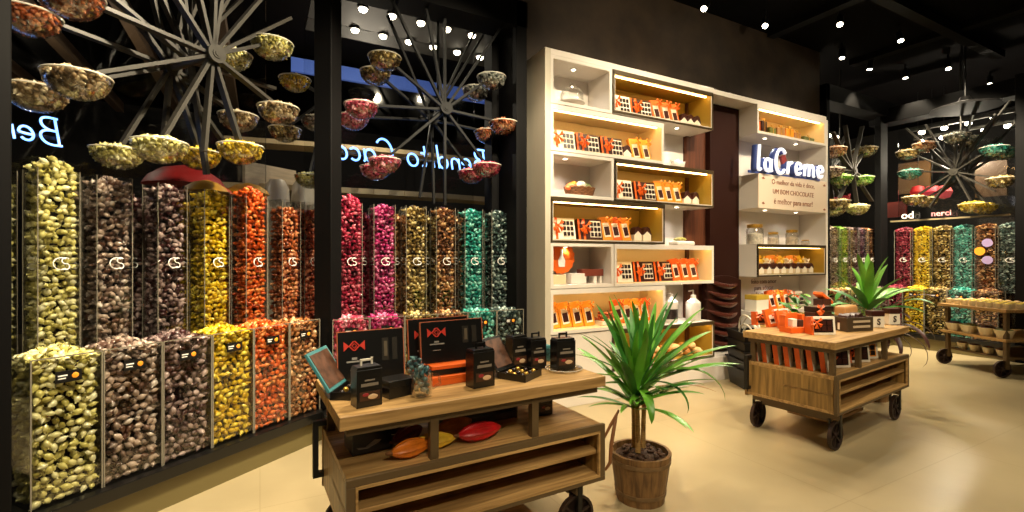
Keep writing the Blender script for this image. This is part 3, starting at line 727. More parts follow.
def house_proto(w=.105, h=.13, d=.07):
    t = thing('sweet_bag', '-', 'bag', (0, 0, -20))
    MB().prism([(-w / 2, 0), (w / 2, 0), (w / 2, h * .5), (0, h * .78), (-w / 2, h * .5)], 0, d).build('paper_bag', M_card, t, bevel=.004)
    b = MB(); b.prism([(-w / 2 - .004, h * .46), (-w / 2 + .004, h * .42), (0, h * .7), (w / 2 - .004, h * .42), (w / 2 + .004, h * .46), (w / 2 - .02, h * .9), (0, h), (-w / 2 + .02, h * .9)], -.004, d + .004)
    b.build('folded_top', M_brown, t, bevel=.003)
    return t
GW, GD = gift_proto(), gift_proto(True)
PO, PA = pack_proto(M_orange), pack_proto(M_orange2)
HB = house_proto()
SH = {}
def goods(where, z, items, grp, y=3.80, zrot=4):
    n = {}
    cnt = {}
    for k, x in items: cnt[k] = cnt.get(k, 0) + 1
    base = {'W': (GW, 'cream chocolate gift box with orange bow'), 'K': (GD, 'brown chocolate gift box'), 'O': (PO, 'slim orange pack'),
            'A': (PA, 'slim amber pack'), 'H': (HB, 'brown topped bag')}
    for k, x in items:
        n[k] = n.get(k, 0) + 1; p, l = base[k]
        pre = '' if cnt[k] == 1 else ORD[n[k] - 1] + ' '
        q = dup(p, (x, y + (.02 if k == 'H' else rng.uniform(0, .012)), z), R(rng.uniform(-zrot, zrot)), ('%s%s %s' % (pre, l, where)).strip() + ('' if cnt[k] == 1 else ', from the left'), grp)
        q.scale = (1.06, 1, 1.2)
e = .035
goods('in the top gold lined cubby', rows[5] + .02 + e, [('W', 3.30), ('K', 3.60), ('O', 3.83), ('O', 3.97), ('O', 4.11), ('H', 4.24), ('H', 4.345), ('H', 4.45)], 'boxes in the top gold lined cubby')
goods('in the upper left lit cubby', rows[4] + e, [('W', 2.59), ('K', 2.90), ('K', 3.20), ('H', 3.4), ('A', 3.53), ('A', 3.67)], 'boxes in the upper left lit cubby')
goods('in the gold lined cubby beside the basket', rows[3] + e, [('W', 3.33), ('K', 3.65), ('A', 3.88), ('A', 4.01), ('A', 4.14), ('H', 4.29), ('H', 4.43)], 'boxes in the gold lined cubby beside the basket')
goods('in the gold lined cubby under the basket', rows[2] + e, [('W', 2.59), ('K', 2.92), ('A', 3.14), ('O', 3.26), ('A', 3.39), ('H', 3.55), ('H', 3.68)], 'boxes in the gold lined cubby under the basket')
goods('in the lit cubby beside the orange sign', rows[1] + e, [('W', 3.32), ('K', 3.63), ('K', 3.93), ('O', 4.12), ('O', 4.26), ('O', 4.40)], 'boxes in the lit cubby beside the orange sign')
goods('in the lowest left lit cubby', rows[0] + e, [('A', 2.49), ('A', 2.63), ('A', 2.77), ('A', 2.91), ('O', 3.30), ('A', 3.42), ('A', 3.54), ('O', 3.66)], 'packs in the lowest left lit cubby')
# basket of loaves, tub and heap
def wicker(name, lab, cat, loc, w, d, h, m, fillm, heaps, seed=1, grp=None, flabel=None):
    t = thing(name, lab, cat, loc); n = 28; rr = random.Random(seed)
    b = MB()
    for i in range(6):
        u = i / 5; s = .82 + .18 * u
        b.tube([(w / 2 * s * math.cos(2 * math.pi * k / n), d / 2 * s * math.sin(2 * math.pi * k / n), .008 + (h - .012) * u + .005 * (1 if (k + i) % 2 else -1)) for k in range(n)], h / 11, 6, close=True)
    b.lathe([(.0001, 0), (.8 * w / 2, 0), (.97 * w / 2, h * .97), (.0001, h * .6)], n=n, M=Matrix.Diagonal((1, d / w, 1, 1)))
    b.build('woven_body', m, t, smooth=True)
    for q, (x, y, z, sx, sy, sz, mm) in enumerate(heaps):
        o = MB().ell((0, 0, 0), (sx, sy, sz), 12, 8).build(flabel[0], mm, None, Vector(loc) + Vector((x, y, z)), rot=(rr.uniform(-.3, .3), rr.uniform(-.3, .3), rr.uniform(0, 3)), smooth=True)
        tag(o, '%s %s' % (ORD[q], flabel[1]), flabel[2], flabel[3])
    return t
M_wick = mat('wicker', (120, 74, 34), .6, noise=.4, nscale=40)
wicker('wicker_basket', 'oval brown wicker basket of wrapped sweets in the upper white niche', 'basket', (2.80, 3.84, rows[3] + e), .34, .2, .09, M_wick, None,
       [(-.1, 0, .1, .06, .05, .035, M_orange), (0, -.02, .115, .055, .05, .04, M_card), (.09, 0, .1, .055, .045, .04, mat('green_foil', (110, 120, 70), .3)), (-.04, .04, .12, .05, .04, .04, M_orange2), (-.16, -.03, .075, .035, .03, .02, M_orange)],
       flabel=('wrapped_parcel', 'wrapped parcel in the wicker basket, from the left', 'parcel', 'parcels in the wicker basket'))
# glass cake dome in the top niche
t = thing('cake_dome', 'clear glass cake dome on a white stand in the top left niche', 'cake dome', (2.72, 3.86, rows[5] + e))
MB().lathe([(.06, 0), (.02, .02), (.02, .05), (.13, .06), (.13, .068), (.0001, .07)], n=28).build('stand', M_white, t, smooth=True)
MB().lathe([(.115, .07), (.115, .15), (.09, .2), (.04, .225), (.012, .23), (.012, .245), (.02, .255), (.0001, .27)], n=28).build('glass_cover', M_bowl, t, smooth=True)
# teapot on the second gold lined cubby
def teapot(lab, loc):
    t = thing('teapot', lab, 'teapot', loc)
    MB().lathe([(.045, 0), (.075, .03), (.08, .06), (.06, .1), (.04, .11), (.0001, .115)], n=24).build('pot_body', M_white, t, smooth=True)
    MB().ell((0, 0, .122), (.012, .012, .012), 10, 6).build('lid_knob', M_white, t, smooth=True)
    MB().tube([(.07, 0, .05), (.1, 0, .07), (.12, 0, .105)], [.018, .012, .008], 8).build('spout', M_white, t, smooth=True)
    MB().tube([(-.06, 0, .095), (-.105, 0, .1), (-.115, 0, .06), (-.075, 0, .035)], .008, 8).build('handle', M_white, t, smooth=True)
teapot('white china teapot standing on the gold lined cubby beside the basket', (4.15, 3.84, rows[4] - G))
# folded parcel, orange paper, white plinth items
o = MB().box(-.14, .14, -.07, .07, 0, .05).build('folded_towel', M_white, loc=(4.2, 3.82, rows[2] - G), bevel=.02, seg=4); tag(o, 'rolled white towel lying on the lit cubby beside the orange sign', 'towel')
o = MB().ell((0, 0, .02), (.09, .05, .025), 14, 8).build('green_bundle', mat('green_orange', (150, 140, 60), .5, noise=.6, nscale=20), loc=(4.17, 3.82, rows[2] - G + .05), smooth=True); tag(o, 'flat green and orange bundle on the rolled white towel', 'bundle')
t = thing('orange_sign', 'round orange card sign with white bottle in the white niche', 'sign', (2.56, 3.8, rows[1] + e + .095))
n = 30; MB().prism([((.145 + (.012 if k % 2 else 0)) * math.cos(2 * math.pi * k / n), .16 + (.15 + (.012 if k % 2 else 0)) * math.sin(2 * math.pi * k / n)) for k in range(n)], 0, .01).build('scalloped_card', M_orange, t)
MB().prism([(-.035, .07), (.035, .07), (.04, .13), (.015, .18), (.012, .24), (-.012, .24), (-.015, .18), (-.04, .13)], -.004, 0).build('bottle_print', M_whiteprint, t)
MB().ell((.17, 0, .31), (.045, .006, .014), 10, 6).ell((.13, 0, .33), (.03, .006, .012), 10, 6).build('leaf_print', M_orange, t)
o = MB().box(-.1, .1, -.05, .05, 0, .09).build('sweet_carton', mat('beige_box', (220, 190, 150), .5), loc=(2.5, 3.83, rows[1] + e), bevel=.004); tag(o, 'beige carton under the round orange sign', 'box')
o = MB().box(-.08, .08, -.05, .05, 0, .1).build('sweet_carton', M_white, loc=(2.72, 3.80, rows[1] + e), bevel=.004); tag(o, 'white carton between orange sign and brown box', 'box')
t = thing('long_box', 'long brown box resting on small white pedestals in the white niche', 'box', (2.92, 3.84, rows[1] + e))
MB().box(-.12, .14, -.05, .05, .07, .14).build('carton', mat('red_brown', (112, 50, 34), .4), t, bevel=.004)
for a, c in ((.02, .06), (.1, .13), (-.11, -.07)): MB().box(a, c, -.045, .045, 0, .07).build('pedestal', M_white, t)
# trays of red sweets beside the amber packs
t = thing('sweet_tray', 'shallow tray heaped with reddish brown sweets between the amber packs', 'tray', (3.12, 3.83, rows[0] + e))
MB().box(-.1, .1, -.08, .08, 0, .04).build('tray_body', M_card, t, bevel=.004)
P = np.array([(x, y, .05 + .03 * k) for k in range(3) for x in np.arange(-.08 + .02 * k, .081 - .02 * k, .034) for y in np.arange(-.06, .061, .034)]); P += rng.uniform(-.007, .007, P.shape)
o = bpy.data.objects.new('wrapped_candy', sweets_mesh('wrapped_candy', P, .02, candy_mat('sweets_tray', [(90, 30, 14), (190, 84, 40), (226, 130, 60)]))); COL.objects.link(o); o.location = (3.12, 3.83, rows[0] + e)
tag(o, 'reddish brown sweets heaped in the tray between the amber packs', 'sweets', None, 'stuff')
# pump bottles on the bread cubby
def pump(lab, loc, s=1, band=False):
    t = thing('pump_bottle', lab, 'bottle', loc)
    MB().lathe([(.06 * s, 0), (.065 * s, .01), (.065 * s, .17 * s), (.03 * s, .2 * s), (.02 * s, .21 * s), (.0001, .21 * s)], n=24).build('bottle_body', M_white, t, smooth=True)
    MB().lathe([(.024 * s, .2 * s), (.024 * s, .235 * s), (.008, .24 * s), (.008, .28 * s), (.0001, .28 * s)], n=14).bar((.0, 0, .278 * s), (-.055 * s, 0, .272 * s), .016, .012).build('pump_head', M_white, t, smooth=True)
    if band: MB().lathe([(.0665 * s, .04), (.0665 * s, .15)], n=24).build('patterned_band', mat('leaf_band', (40, 30, 26), .4, noise=.9, nscale=25), t, smooth=True)
pump('white pump bottle with a dark patterned band on the bread cubby', (4.05, 3.86, rows[0] - G), 1.35, True)
pump('plain white pump bottle on the bread cubby next to the brown timber', (4.36, 3.80, rows[0] - G), 1.25)
# loaves in the bread cubby
M_bread = mat('bread_crust', (196, 134, 66), .55, noise=.35, nscale=9)
M_bread2 = mat('pale_crust', (226, 190, 130), .55, noise=.2, nscale=12)
bl = 0
for k in range(2):
    for i in range(9 - k):
        x = 3.30 + i * .135 + k * .07; q = rng.uniform(0, 1); bl += 1
        o = MB().ell((0, 0, 0), (.075, .05, .04), 14, 8).build('pastry', M_bread if (i + k) % 2 else M_bread2, None, (x, 3.80 + rng.uniform(-.02, .02), .315 + .036 + k * .062), rot=(0, 0, rng.uniform(0, 3)), smooth=True)
        tag(o, 'small golden pastry heaped in the low cubby behind the palm', 'pastry', 'pastries in the bread cubby')
# right tower goods
def jar(lab, x, z, h, r, c, y=3.82):
    t = thing('glass_jar', lab, 'jar', (x, y, z))
    MB().lathe([(r * .9, 0), (r, .01), (r, h * .72), (r * .82, h * .8)], n=24).build('jar_body', M_bowl, t, smooth=True)
    MB().lathe([(.0001, .004), (r * .88, .006), (r * .92, h * .5), (.0001, h * .58)], n=20).build('contents', mat('jar_' + c[0], c[1], .5, noise=.3, nscale=30), t, smooth=True)
    MB().lathe([(r * .86, h * .8), (r * .9, h * .82), (r * .9, h * .96), (.0001, h)], n=24).build('lid', M_gfoil, t, smooth=True)
zj = 1.57
jar('tall wide glass jar with gold lid at the left of the jar niche', 5.48, zj, .26, .1, ('white', (226, 214, 196)))
jar('glass jar with gold lid, second in the jar niche', 5.85, zj, .17, .065, ('whiteb', (226, 206, 180)))
jar('larger glass jar with gold lid, third in the jar niche', 6.25, zj, .21, .075, ('whitec', (226, 206, 180)))
jar('smallest low glass jar with gold lid, last in the jar niche', 6.55, zj, .08, .05, ('whited', (226, 206, 180)))
zt = rows[5] + .09 + .034
cols = [('orange', M_orange), ('olive green', mat('olive_box', (110, 112, 50), .5)), ('light brown', mat('lbrown_box', (170, 120, 70), .5)), ('amber', M_orange2), ('dark brown', M_brown), ('green', mat('sage_box', (96, 104, 60), .5))]
for i, (x, w, h, ci) in enumerate(((5.44, .1, .14, 0), (5.57, .12, .16, 4), (5.74, .16, .1, 1), (5.92, .14, .12, 2), (6.1, .16, .13, 3), (6.27, .13, .1, 2), (6.52, .28, .07, 5))):
    t = thing('gift_parcel', '%s %s parcel from the left in the top lit cubby of the sign unit' % (ORD[i], cols[ci][0]), 'parcel', (x, 3.80, zt), R(rng.uniform(-8, 8)), 'parcels in the top cubby of the sign unit')
    MB().box(-w / 2, w / 2, -.05, .05, 0, h).build('wrapped_box', cols[ci][1], t, bevel=.008)
    r = MB(); r.box(-.008, .008, -.052, .052, -.0, h + .002); bow(r, 0, -.03, h + .01, .035, 0); r.build('ribbon', M_gfoil, t)
PY = pack_proto(mat('yellow_card', (230, 190, 60), .45), .1, .15, .035)
PC = pack_proto(M_card, .1, .13, .035)
zz = 1.17 + .034
for i in range(9):
    x = 5.48 + i * .14
    k = ['A', 'Y', 'C'][i % 3]
    dup({'A': PA, 'Y': PY, 'C': PC}[k], (x, 3.83, zz), R(rng.uniform(-9, 9)), '%s pack from the left, rear row of the cubby under the jars, %s' % (['first', 'second', 'third', 'fourth', 'fifth', 'sixth', 'seventh', 'eighth', 'ninth'][i], {'A': 'amber', 'Y': 'yellow', 'C': 'cream'}[k]), 'packs in the gold lined cubby under the jars').scale = (1.3, 1, 1.55 if k != 'A' else 1.15)
for i in range(8):
    dup(HB, (5.50 + i * .15, 3.74, zz), R(rng.uniform(-6, 6)), '%s cream bag from the left in the front row of the cubby under the jars' % ORD[i], 'bags in the gold lined cubby under the jars')
t = thing('tea_box', 'yellow topped white box at the left end of the low shelf beside the ripple panel', 'box', (5.52, 3.82, .74))
MB().box(-.12, .12, -.08, .08, 0, .14).build('carton', M_card, t, bevel=.004)
MB().box(-.123, .123, -.083, .083, .14, .2).build('yellow_lid', mat('mustard', (206, 170, 60), .4), t, bevel=.004)
goods('standing on the low shelf of the sign unit', .74, [('O', 5.85), ('A', 6.0), ('O', 6.15), ('W', 6.4)], 'packs on the low shelf of the sign unit', y=3.8)
# ------------------------------------------------------------------ wheeled display carts
def iron_wheel(parent, x, y, r=.105, d=.024, name='wheel'):
    b = MB(); n = 24
    rim = [(r - .013, -d / 2), (r, -d / 2), (r, d / 2), (r - .014, d / 2), (r - .014, -d / 2)]
    T = Matrix.Translation((x, y, r)) @ Matrix.Rotation(R(90), 4, 'X')
    b.lathe(rim, n=n, M=T); b.lathe([(.0001, -d / 2 - .006), (.022, -d / 2 - .006), (.022, d / 2 + .006), (.0001, d / 2 + .006)], n=14, M=T)
    for k in range(6):
        a = 2 * math.pi * k / 6 + .3; u = Vector((math.cos(a), 0, math.sin(a))); p = Vector((x, y, r))
        b.bar(p + u * .018, p + u * (r - .006), .011, .01, up=(0, 1, 0))
    return b.build(name, M_rust, parent, smooth=True)
def cart(lab, loc, rz, L, W, posts, ret=0.0):
    """origin: front left corner of the table top at floor level; x along the long side, y to the back"""
    t = thing('display_cart', lab, 'cart', loc, rz)
    MB().box(0, L, 0, W, .748, .8).build('tabletop', M_wood, t, bevel=.003)
    MB().box(.03, L - .03, .03, .06, .715, .748).box(.03, L - .03, W - .06, W - .03, .715, .748).box(.03, .06, .06, W - .06, .715, .748).box(L - .06, L - .03, .06, W - .06, .715, .748).build('top_frame', M_steel if False else mat('umber_steel', (96, 76, 48), .45, .1), t)
    z0, z1, x0, x1 = .28, .555, .03, L - .01
    MB().box(x0, x1, .02, W - .02, z1 - .028, z1).build('deck', M_wood, t, bevel=.002)
    MB().box(x0, x1, .02, W - .02, z0, z0 + .022).box(x0, x1, .025, W * .55, .405, .425).box(x0 + .02, x1 - .02, W * .55, W * .55 + .015, z0 + .022, z1 - .028).build('shelf_boards', M_wood, t, bevel=.002)
    MB().box(x0, x0 + .022, .025, W - .025, z0 + .022, z1 - .028).build('end_board', M_woodZ, t, bevel=.002)
    MB().box(x1 - .022, x1, .025, W - .025, z0 + .022, z1 - .028).build('end_board', M_woodZ, t, bevel=.002)
    MB().box(x0 - .004, x1 + .004, W - .02, W + .0, z0 - .01, z1 + .03).build('back_board', M_woodZ, t, bevel=.002)
    f = MB(); um = MATS['umber_steel']; a = .028
    f.box(x0 - .006, x1 + .006, .0, .022, z1 - a, z1 + .003).box(x0 - .006, x1 + .006, .0, .022, z0 - .006, z0 + .016).box(x0 - .006, x0 + a, 0, .022, z0 + .016, z1 - a).box(x1 - a, x1 + .006, 0, .022, z0 + .016, z1 - a)
    f.build('front_frame', um, t, bevel=.002)
    MB().box(x0 + .034, x1 - .034, -.003, .012, z1 - a - .012, z1 - a).box(x0 + .034, x1 - .034, -.003, .012, z0 + .016, z0 + .026).box(x0 + a, x0 + .038, -.003, .012, z0 + .016, z1 - a).box(x1 - .038, x1 - a, -.003, .012, z0 + .016, z1 - a).build('frame_edging', M_wood, t)
    # black loop standing off the rear of the left end
    g = MB(); g.box(-.02, .005, W - .05, W - .02, z0 + .05, z1 + .05).box(.005, x0, W - .05, W - .02, z0 + .05, z0 + .075).box(.005, x0 + .1, W - .05, W - .02, z1 + .025, z1 + .05)
    g.build('end_loop', M_black, t)
    for px in posts:
        MB().box(px - .018, px + .018, .028, .062, z1, .748).build('post', um, t)
    for px in (.06, L - .08, L * .5):
        MB().box(px - .018, px + .018, W - .075, W - .04, z1, .748).build('post', um, t)
    for px in (.13, L - .15):
        for py in (.055, W - .055):
            iron_wheel(t, px, py)
            MB().box(px - .012, px + .012, py + .028, py + .04, .09, z0).box(px - .012, px + .012, py - .04, py - .028, .09, z0).cyl((px, py - .042, .105), (px, py + .042, .105), .009, n=10).build('wheel_fork', M_dsteel, t)
        MB().box(px - .015, px + .015, .1, W - .1, .2, .225).build('axle_beam', um, t)
        MB().box(px - .02, px + .02, .02, W - .02, .225, .28).build('bearer', um, t)
    MB().box(L * .36, L - .3, W * .35, W - .1, .06, .085).build('low_board', M_wood, t)
    for px in (L * .36 + .02, L - .32):
        MB().box(px - .012, px + .012, W * .5, W * .5 + .02, .06, .28).build('hanger', um, t)
    return t
C1 = (.263, 1.87, 0); C1L, C1W = 1.29, .66
cart('oak topped wheeled display cart in the foreground, black cartons and cocoa pods on it', C1, R(1.5), C1L, C1W, (.385, .885))
C2 = (3.586, 1.88, 0); C2rz = R(6)
cart('oak wheeled display cart beyond the palm, orange chocolate boxes on it', C2, C2rz, 1.44, .68, (.06, .5, 1.02))
def on(c, rz, x, y, z=.8): return Vector((c[0] + x * math.cos(rz) - y * math.sin(rz), c[1] + x * math.sin(rz) + y * math.cos(rz), z))
# leather strap on the right end of the front cart
P1 = lambda x, y, z=.8: on(C1, R(1.5), x, y, z)
o = MB().tube([P1(1.29, .02, .47), P1(1.33, .01, .54), P1(1.375, .0, .61), P1(1.34, -.01, .55), P1(1.315, -.012, .45), P1(1.31, -.01, .36), P1(1.29, .005, .32)], [.006, .008, .008, .01, .01, .01, .006], 8).build('leather_strap', mat('tan_leather', (128, 82, 46), .5), smooth=True)
tag(o, 'tan leather strap looped on the right end of the foreground cart', 'strap')

# --- foreground cart goods
def carton(lab, loc, rz, w=.085, d=.06, h=.115, hm=None, art=True, name='gift_carton', grp=None):
    t = thing(name, lab, 'carton', loc, rz, grp)
    b = MB(); b.box(-w / 2, w / 2, -d / 2, d / 2, 0, h).prism([(-w / 2, h), (w / 2, h), (w * .45, h + .012), (-w * .45, h + .012)], -d / 2 + .004, d / 2 - .004)
    b.build('carton_body', M_bcard, t, bevel=.002)
    hw = .026; g = MB(); y = .004
    g.box(-hw, -hw + .007, -y, y, h + .01, h + .036).box(hw - .007, hw, -y, y, h + .014, h + .042).box(-hw, hw, -y, y, h + .03, h + .038)
    o = g.build('carry_handle', hm or M_bcard, t)
    if hm: o['label'] = 'pale carry handle'
    if art:
        a = MB(); a.box(-w * .4, w * .4, -d / 2 - .0015, -d / 2, h * .18, h * .42, 0)
        a.ell((w * .12, -d / 2 - .0015, h * .27), (w * .2, .002, h * .07), 12, 6, 1).ell((-w * .16, -d / 2 - .0015, h * .34), (w * .13, .002, h * .05), 10, 6, 2)
        a.box(-w * .34, w * .34, -d / 2 - .0015, -d / 2, h * .56, h * .64, 3).box(-w * .2, w * .2, -d / 2 - .0015, -d / 2, h * .70, h * .74, 3)
        a.build('label_print', [mat('brown_print', (70, 44, 28), .4), mat('cream_print', (214, 180, 140), .4), mat('berry_print', (150, 44, 46), .4), mat('grey_ink', (128, 118, 104), .4)], t)
    return t
def presentation(lab, loc, rz, w=.33, h=.205, d=.032, tilt=-6):
    t = thing('presentation_box', lab, 'box', loc, rz); T = Matrix.Rotation(R(tilt), 4, 'X')
    MB().box(-w / 2, w / 2, 0, d, 0, h, M=T).build('lid_panel', M_bcard, t, bevel=.002)
    e = MB(); q = .0035
    e.box(-w / 2 - q, w / 2 + q, -.001, .007, h, h + q, 0, T).box(-w / 2 - q, -w / 2, -.001, .007, 0, h, 0, T).box(w / 2, w / 2 + q, -.001, .007, 0, h, 0, T)
    e.build('copper_edge', M_copper, t)
    p = MB(); cx, cz = -w * .26, h * .74; s = .022
    def ring(ax, az, r):
        for a in range(4):
            u = Vector((math.cos(R(90 * a)), 0, math.sin(R(90 * a)))); v = Vector((math.cos(R(90 * a + 90)), 0, math.sin(R(90 * a + 90))))
            p.bar(T @ (Vector((ax, -.002, az)) + u * r), T @ (Vector((ax, -.002, az)) + v * r), .003, .0035, up=(0, 1, 0))
    ring(cx, cz, s); ring(cx, cz, s * .5)
    for sg_ in (-1, 1):
        p.prism([(cx + sg_ * s * 2.2, cz - s), (cx + sg_ * s * 2.2, cz + s), (cx + sg_ * s * 1.05, cz)][::sg_], -.003, 0, 0, T)
        for k in (0, 1):
            p.bar(T @ Vector((cx + sg_ * s * .2, -.002, cz + (s * 1.0 if k else -s * 1.0))), T @ Vector((cx + sg_ * s * 1.1, -.002, cz)), .003, .0035, up=(0, 1, 0))
    p.build('diamond_emblem', M_red, t)
    q_ = MB(); q_.box(cx - .036, cx + .04, -.0015, 0, h * .44, h * .47, 0, T).box(cx - .012, cx + .012, -.0015, 0, h * .49, h * .53, 0, T).box(cx - .02, cx + .02, -.0015, 0, h * .3, h * .315, 0, T)
    q_.build('silver_print', mat('silver_print', (150, 146, 138), .4), t)
    r_ = MB(); r_.box(w * .16, w * .26, -.0015, 0, h * .42, h * .84, 0, T).box(w * .32, w * .4, -.0015, 0, h * .42, h * .84, 0, T).box(w * .19, w * .24, -.003, -.0015, h * .5, h * .78, 1, T)
    r_.build('photo_print', [mat('dim_print', (44, 40, 34), .4), mat('dim_print_pale', (96, 86, 70), .4)], t)
    return t
q1 = R(1.5)
presentation('black presentation box with red diamond emblem standing at the left of the foreground cart', P1(.22, .42), q1 + R(2), w=.31, h=.255)
def low_box(lab, loc, rz, w, d, h, m, name='flat_box', lidm=None):
    t = thing(name, lab, 'box', loc, rz); MB().box(-w / 2, w / 2, -d / 2, d / 2, 0, h * .62).build('base', m, t, bevel=.002)
    MB().box(-w / 2 - .002, w / 2 + .002, -d / 2 - .002, d / 2 + .002, h * .62, h).build('lid', lidm or m, t, bevel=.002); return t
low_box('lower flat orange box under the paired presentation boxes', P1(.525, .34), q1 + R(4), .2, .2, .042, M_orange, lidm=M_orange)
low_box('upper flat black and orange box under the paired presentation boxes', P1(.56, .36, .842), q1, .2, .19, .045, M_bcard, lidm=M_orange)
presentation('black presentation box with red diamond emblem standing on the flat orange boxes', P1(.60, .34, .887), q1 + R(3), w=.335, h=.2)
presentation('black presentation box behind the paired one, only its left part showing', P1(.57, .44), q1 + R(3), w=.33, h=.29)
# open box with teal lid at the far left
def open_box(lab, loc, rz, lidm, fillc, w=.14, d=.11):
    t = thing('open_chocolate_box', lab, 'box', loc, rz)
    b = MB(); b.box(-w / 2, w / 2, -d / 2, d / 2, 0, .008).box(-w / 2, w / 2, -d / 2, -d / 2 + .005, .008, .034).box(-w / 2, w / 2, d / 2 - .005, d / 2, .008, .034).box(-w / 2, -w / 2 + .005, -d / 2, d / 2, .008, .034).box(w / 2 - .005, w / 2, -d / 2, d / 2, .008, .034)
    b.build('tray', M_bcard, t)
    T = Matrix.Translation((0, d / 2, .034)) @ Matrix.Rotation(R(-32), 4, 'X')
    MB().box(-w / 2, w / 2, 0, .012, 0, d + .02, 0, T).box(-w / 2 + .012, w / 2 - .012, -.002, 0, .014, d + .006, 1, T).build('raised_lid', [lidm, mat('lid_inside', (92, 62, 46), .4, noise=.5, nscale=30)], t, bevel=.0015)
    s = MB()
    for i in range(4):
        for j in range(3): s.ell((-w * .34 + i * w * .225, -d * .3 + j * d * .29, .024), (.013, .013, .012), 10, 6, (i + j) % 2)
    s.build('pralines', [M_choc, M_gfoil], t, smooth=True)
    return t
open_box('open chocolate box with raised teal lid at the left end of the foreground cart', P1(.13, .30), q1 + R(60), M_teal, None, .21, .17)
carton('black carton with pale carry handle at the left front of the foreground cart', P1(.125, .12), q1 + R(8), .105, .075, .15, M_card)
o = low_box('dark flat box lying behind the left front carton', P1(.27, .2), q1 + R(14), .12, .1, .075, M_bcard)
# glass mugs with wrapped bonbons
def mug(lab, loc, rz):
    t = thing('glass_mug', lab, 'mug', loc, rz)
    MB().lathe([(.0001, .003), (.033, .004), (.042, .025), (.041, .098), (.043, .106), (.047, .107), (.0465, .025), (.038, 0), (.0001, 0)], n=26).build('mug_body', M_bowl, t, smooth=True)
    MB().tube([(.044, 0, .09), (.075, 0, .085), (.08, 0, .05), (.046, 0, .03)], .0065, 8).build('handle', M_bowl, t, smooth=True)
    P = np.array([(.025 * math.cos(a * 2.4), .025 * math.sin(a * 2.4), .022 + a * .0055) for a in range(21)] + [(0, 0, .03 + .024 * k) for k in range(5)]) + rng.uniform(-.003, .003, (26, 3))
    o = bpy.data.objects.new('wrapped_candy', sweets_mesh('wrapped_candy', P, .0128, candy_mat('sweets_mug', [(20, 40, 44), (60, 100, 104), (96, 130, 130), (196, 206, 200)]))); COL.objects.link(o); o.location = loc
    tag(o, 'teal foil sweets heaped in the %s' % lab.split(' with ')[0], 'sweets', None, 'stuff'); return t
mug('front glass mug with teal sweets beside the flat orange boxes', P1(.36, .12), q1 - R(10))
mug('rear glass mug with teal sweets behind the front mug', P1(.39, .30), q1 + R(40))
carton('black carton in front of the paired presentation boxes', P1(.655, .15), q1 + R(6), .115, .075, .165)
open_box('open chocolate box with raised photo lid at the right of the foreground cart', P1(.90, .20), q1 + R(30), M_bcard, None, .17, .16)
carton('black carton standing behind the open box with photo lid', P1(.98, .37), q1 + R(6), .1, .07, .17)
carton('second black carton standing beside the teal tin', P1(1.075, .33), q1 + R(2), .1, .07, .155)
t = thing('sweet_tin', 'small teal patterned tin between the right hand cartons', 'tin', P1(1.19, .46), q1)
MB().box(-.05, .05, -.035, .035, 0, .075).build('tin_body', mat('teal_pattern', (54, 92, 94), .3, .3, noise=.7, nscale=40), t, bevel=.006); MB().box(-.052, .052, -.037, .037, .075, .095).build('tin_lid', M_teal, t, bevel=.004)
t = thing('glass_plate', 'round clear glass plate at the right end of the foreground cart', 'plate', P1(1.18, .21), q1)
MB().lathe([(.0001, .0), (.09, .0), (.1, .012), (.097, .014), (.088, .006), (.0001, .005)], n=32).build('plate_body', M_bowl, t, smooth=True)
MB().tube([(.099 * math.cos(2 * math.pi * k / 32), .099 * math.sin(2 * math.pi * k / 32), .0135) for k in range(32)], .002, 6, close=True).build('plate_rim', M_rim, t)
carton('black carton standing on the clear glass plate', P1(1.18, .22, .806), q1 - R(4), .115, .075, .155)
# on the deck below
zd = .555
low = thing('lidded_box', 'large black box at the left of the lower deck of the foreground cart', 'box', P1(.17, .30, zd), q1 + R(4))
MB().box(-.085, .085, -.07, .07, 0, .11).build('box_body', M_bcard, low, bevel=.003); MB().box(-.087, .087, -.072, .072, .11, .15).build('box_lid', M_bcard, low, bevel=.003)
MB().prism([(-.07, .035), (-.03, .03), (.01, .055), (.04, .05), (.03, .04), (-.02, .022), (-.06, .024)], -.072, -.07).build('script_print', mat('silver_print', (150, 146, 138), .4), low)
carton('black carton at the right of the lower deck of the foreground cart', P1(1.10, .30, zd), q1, .09, .07, .13)
def pod(lab, loc, rz, L, r, m, tip, tilt=0.):
    t = thing('cocoa_pod', lab, 'cocoa pod', loc); t.rotation_euler = (0, tilt, rz)
    n = 30; prof = []
    b = MB(); vs = []; K = 18
    for i in range(K + 1):
        u = i / K; x = (u - .5) * L; rr = r * (math.sin(math.pi * min(1, u * .96 + .02)) ** .62) * (1 - .22 * u)
        for k in range(n):
            a = 2 * math.pi * k / n; q = rr * (1 + .07 * math.cos(10 * a) + .012 * math.sin(17 * u * 6 + 3 * a)); vs.append((x, q * math.cos(a), q * math.sin(a) + r))
    fs = [(i * n + k, i * n + (k + 1) % n, (i + 1) * n + (k + 1) % n, (i + 1) * n + k) for i in range(K) for k in range(n)] + [tuple(range(n)), tuple(range(K * n, K * n + n))[::-1]]
    b.add(vs, fs); b.build('pod_husk', m, t, smooth=True)
    MB().cyl((-L * .5 + .004, 0, r), (-L * .5 - .025, 0, r + .006), .009, .006, 8).build('stem', M_wick, t)
    return t
MP = lambda n, c: mat('pod_' + n, c, .38, noise=.35, nscale=14, coat=.2)
pod('orange cocoa pod at the front of the lower deck, left of the post', P1(.31, .10, zd), q1 + R(12), .19, .04, MP('orange', (232, 122, 30)), 0)
pod('yellow cocoa pod half behind the left post of the foreground cart', P1(.43, .13, zd), q1 + R(-8), .17, .038, MP('yellow', (224, 180, 50)), 0)
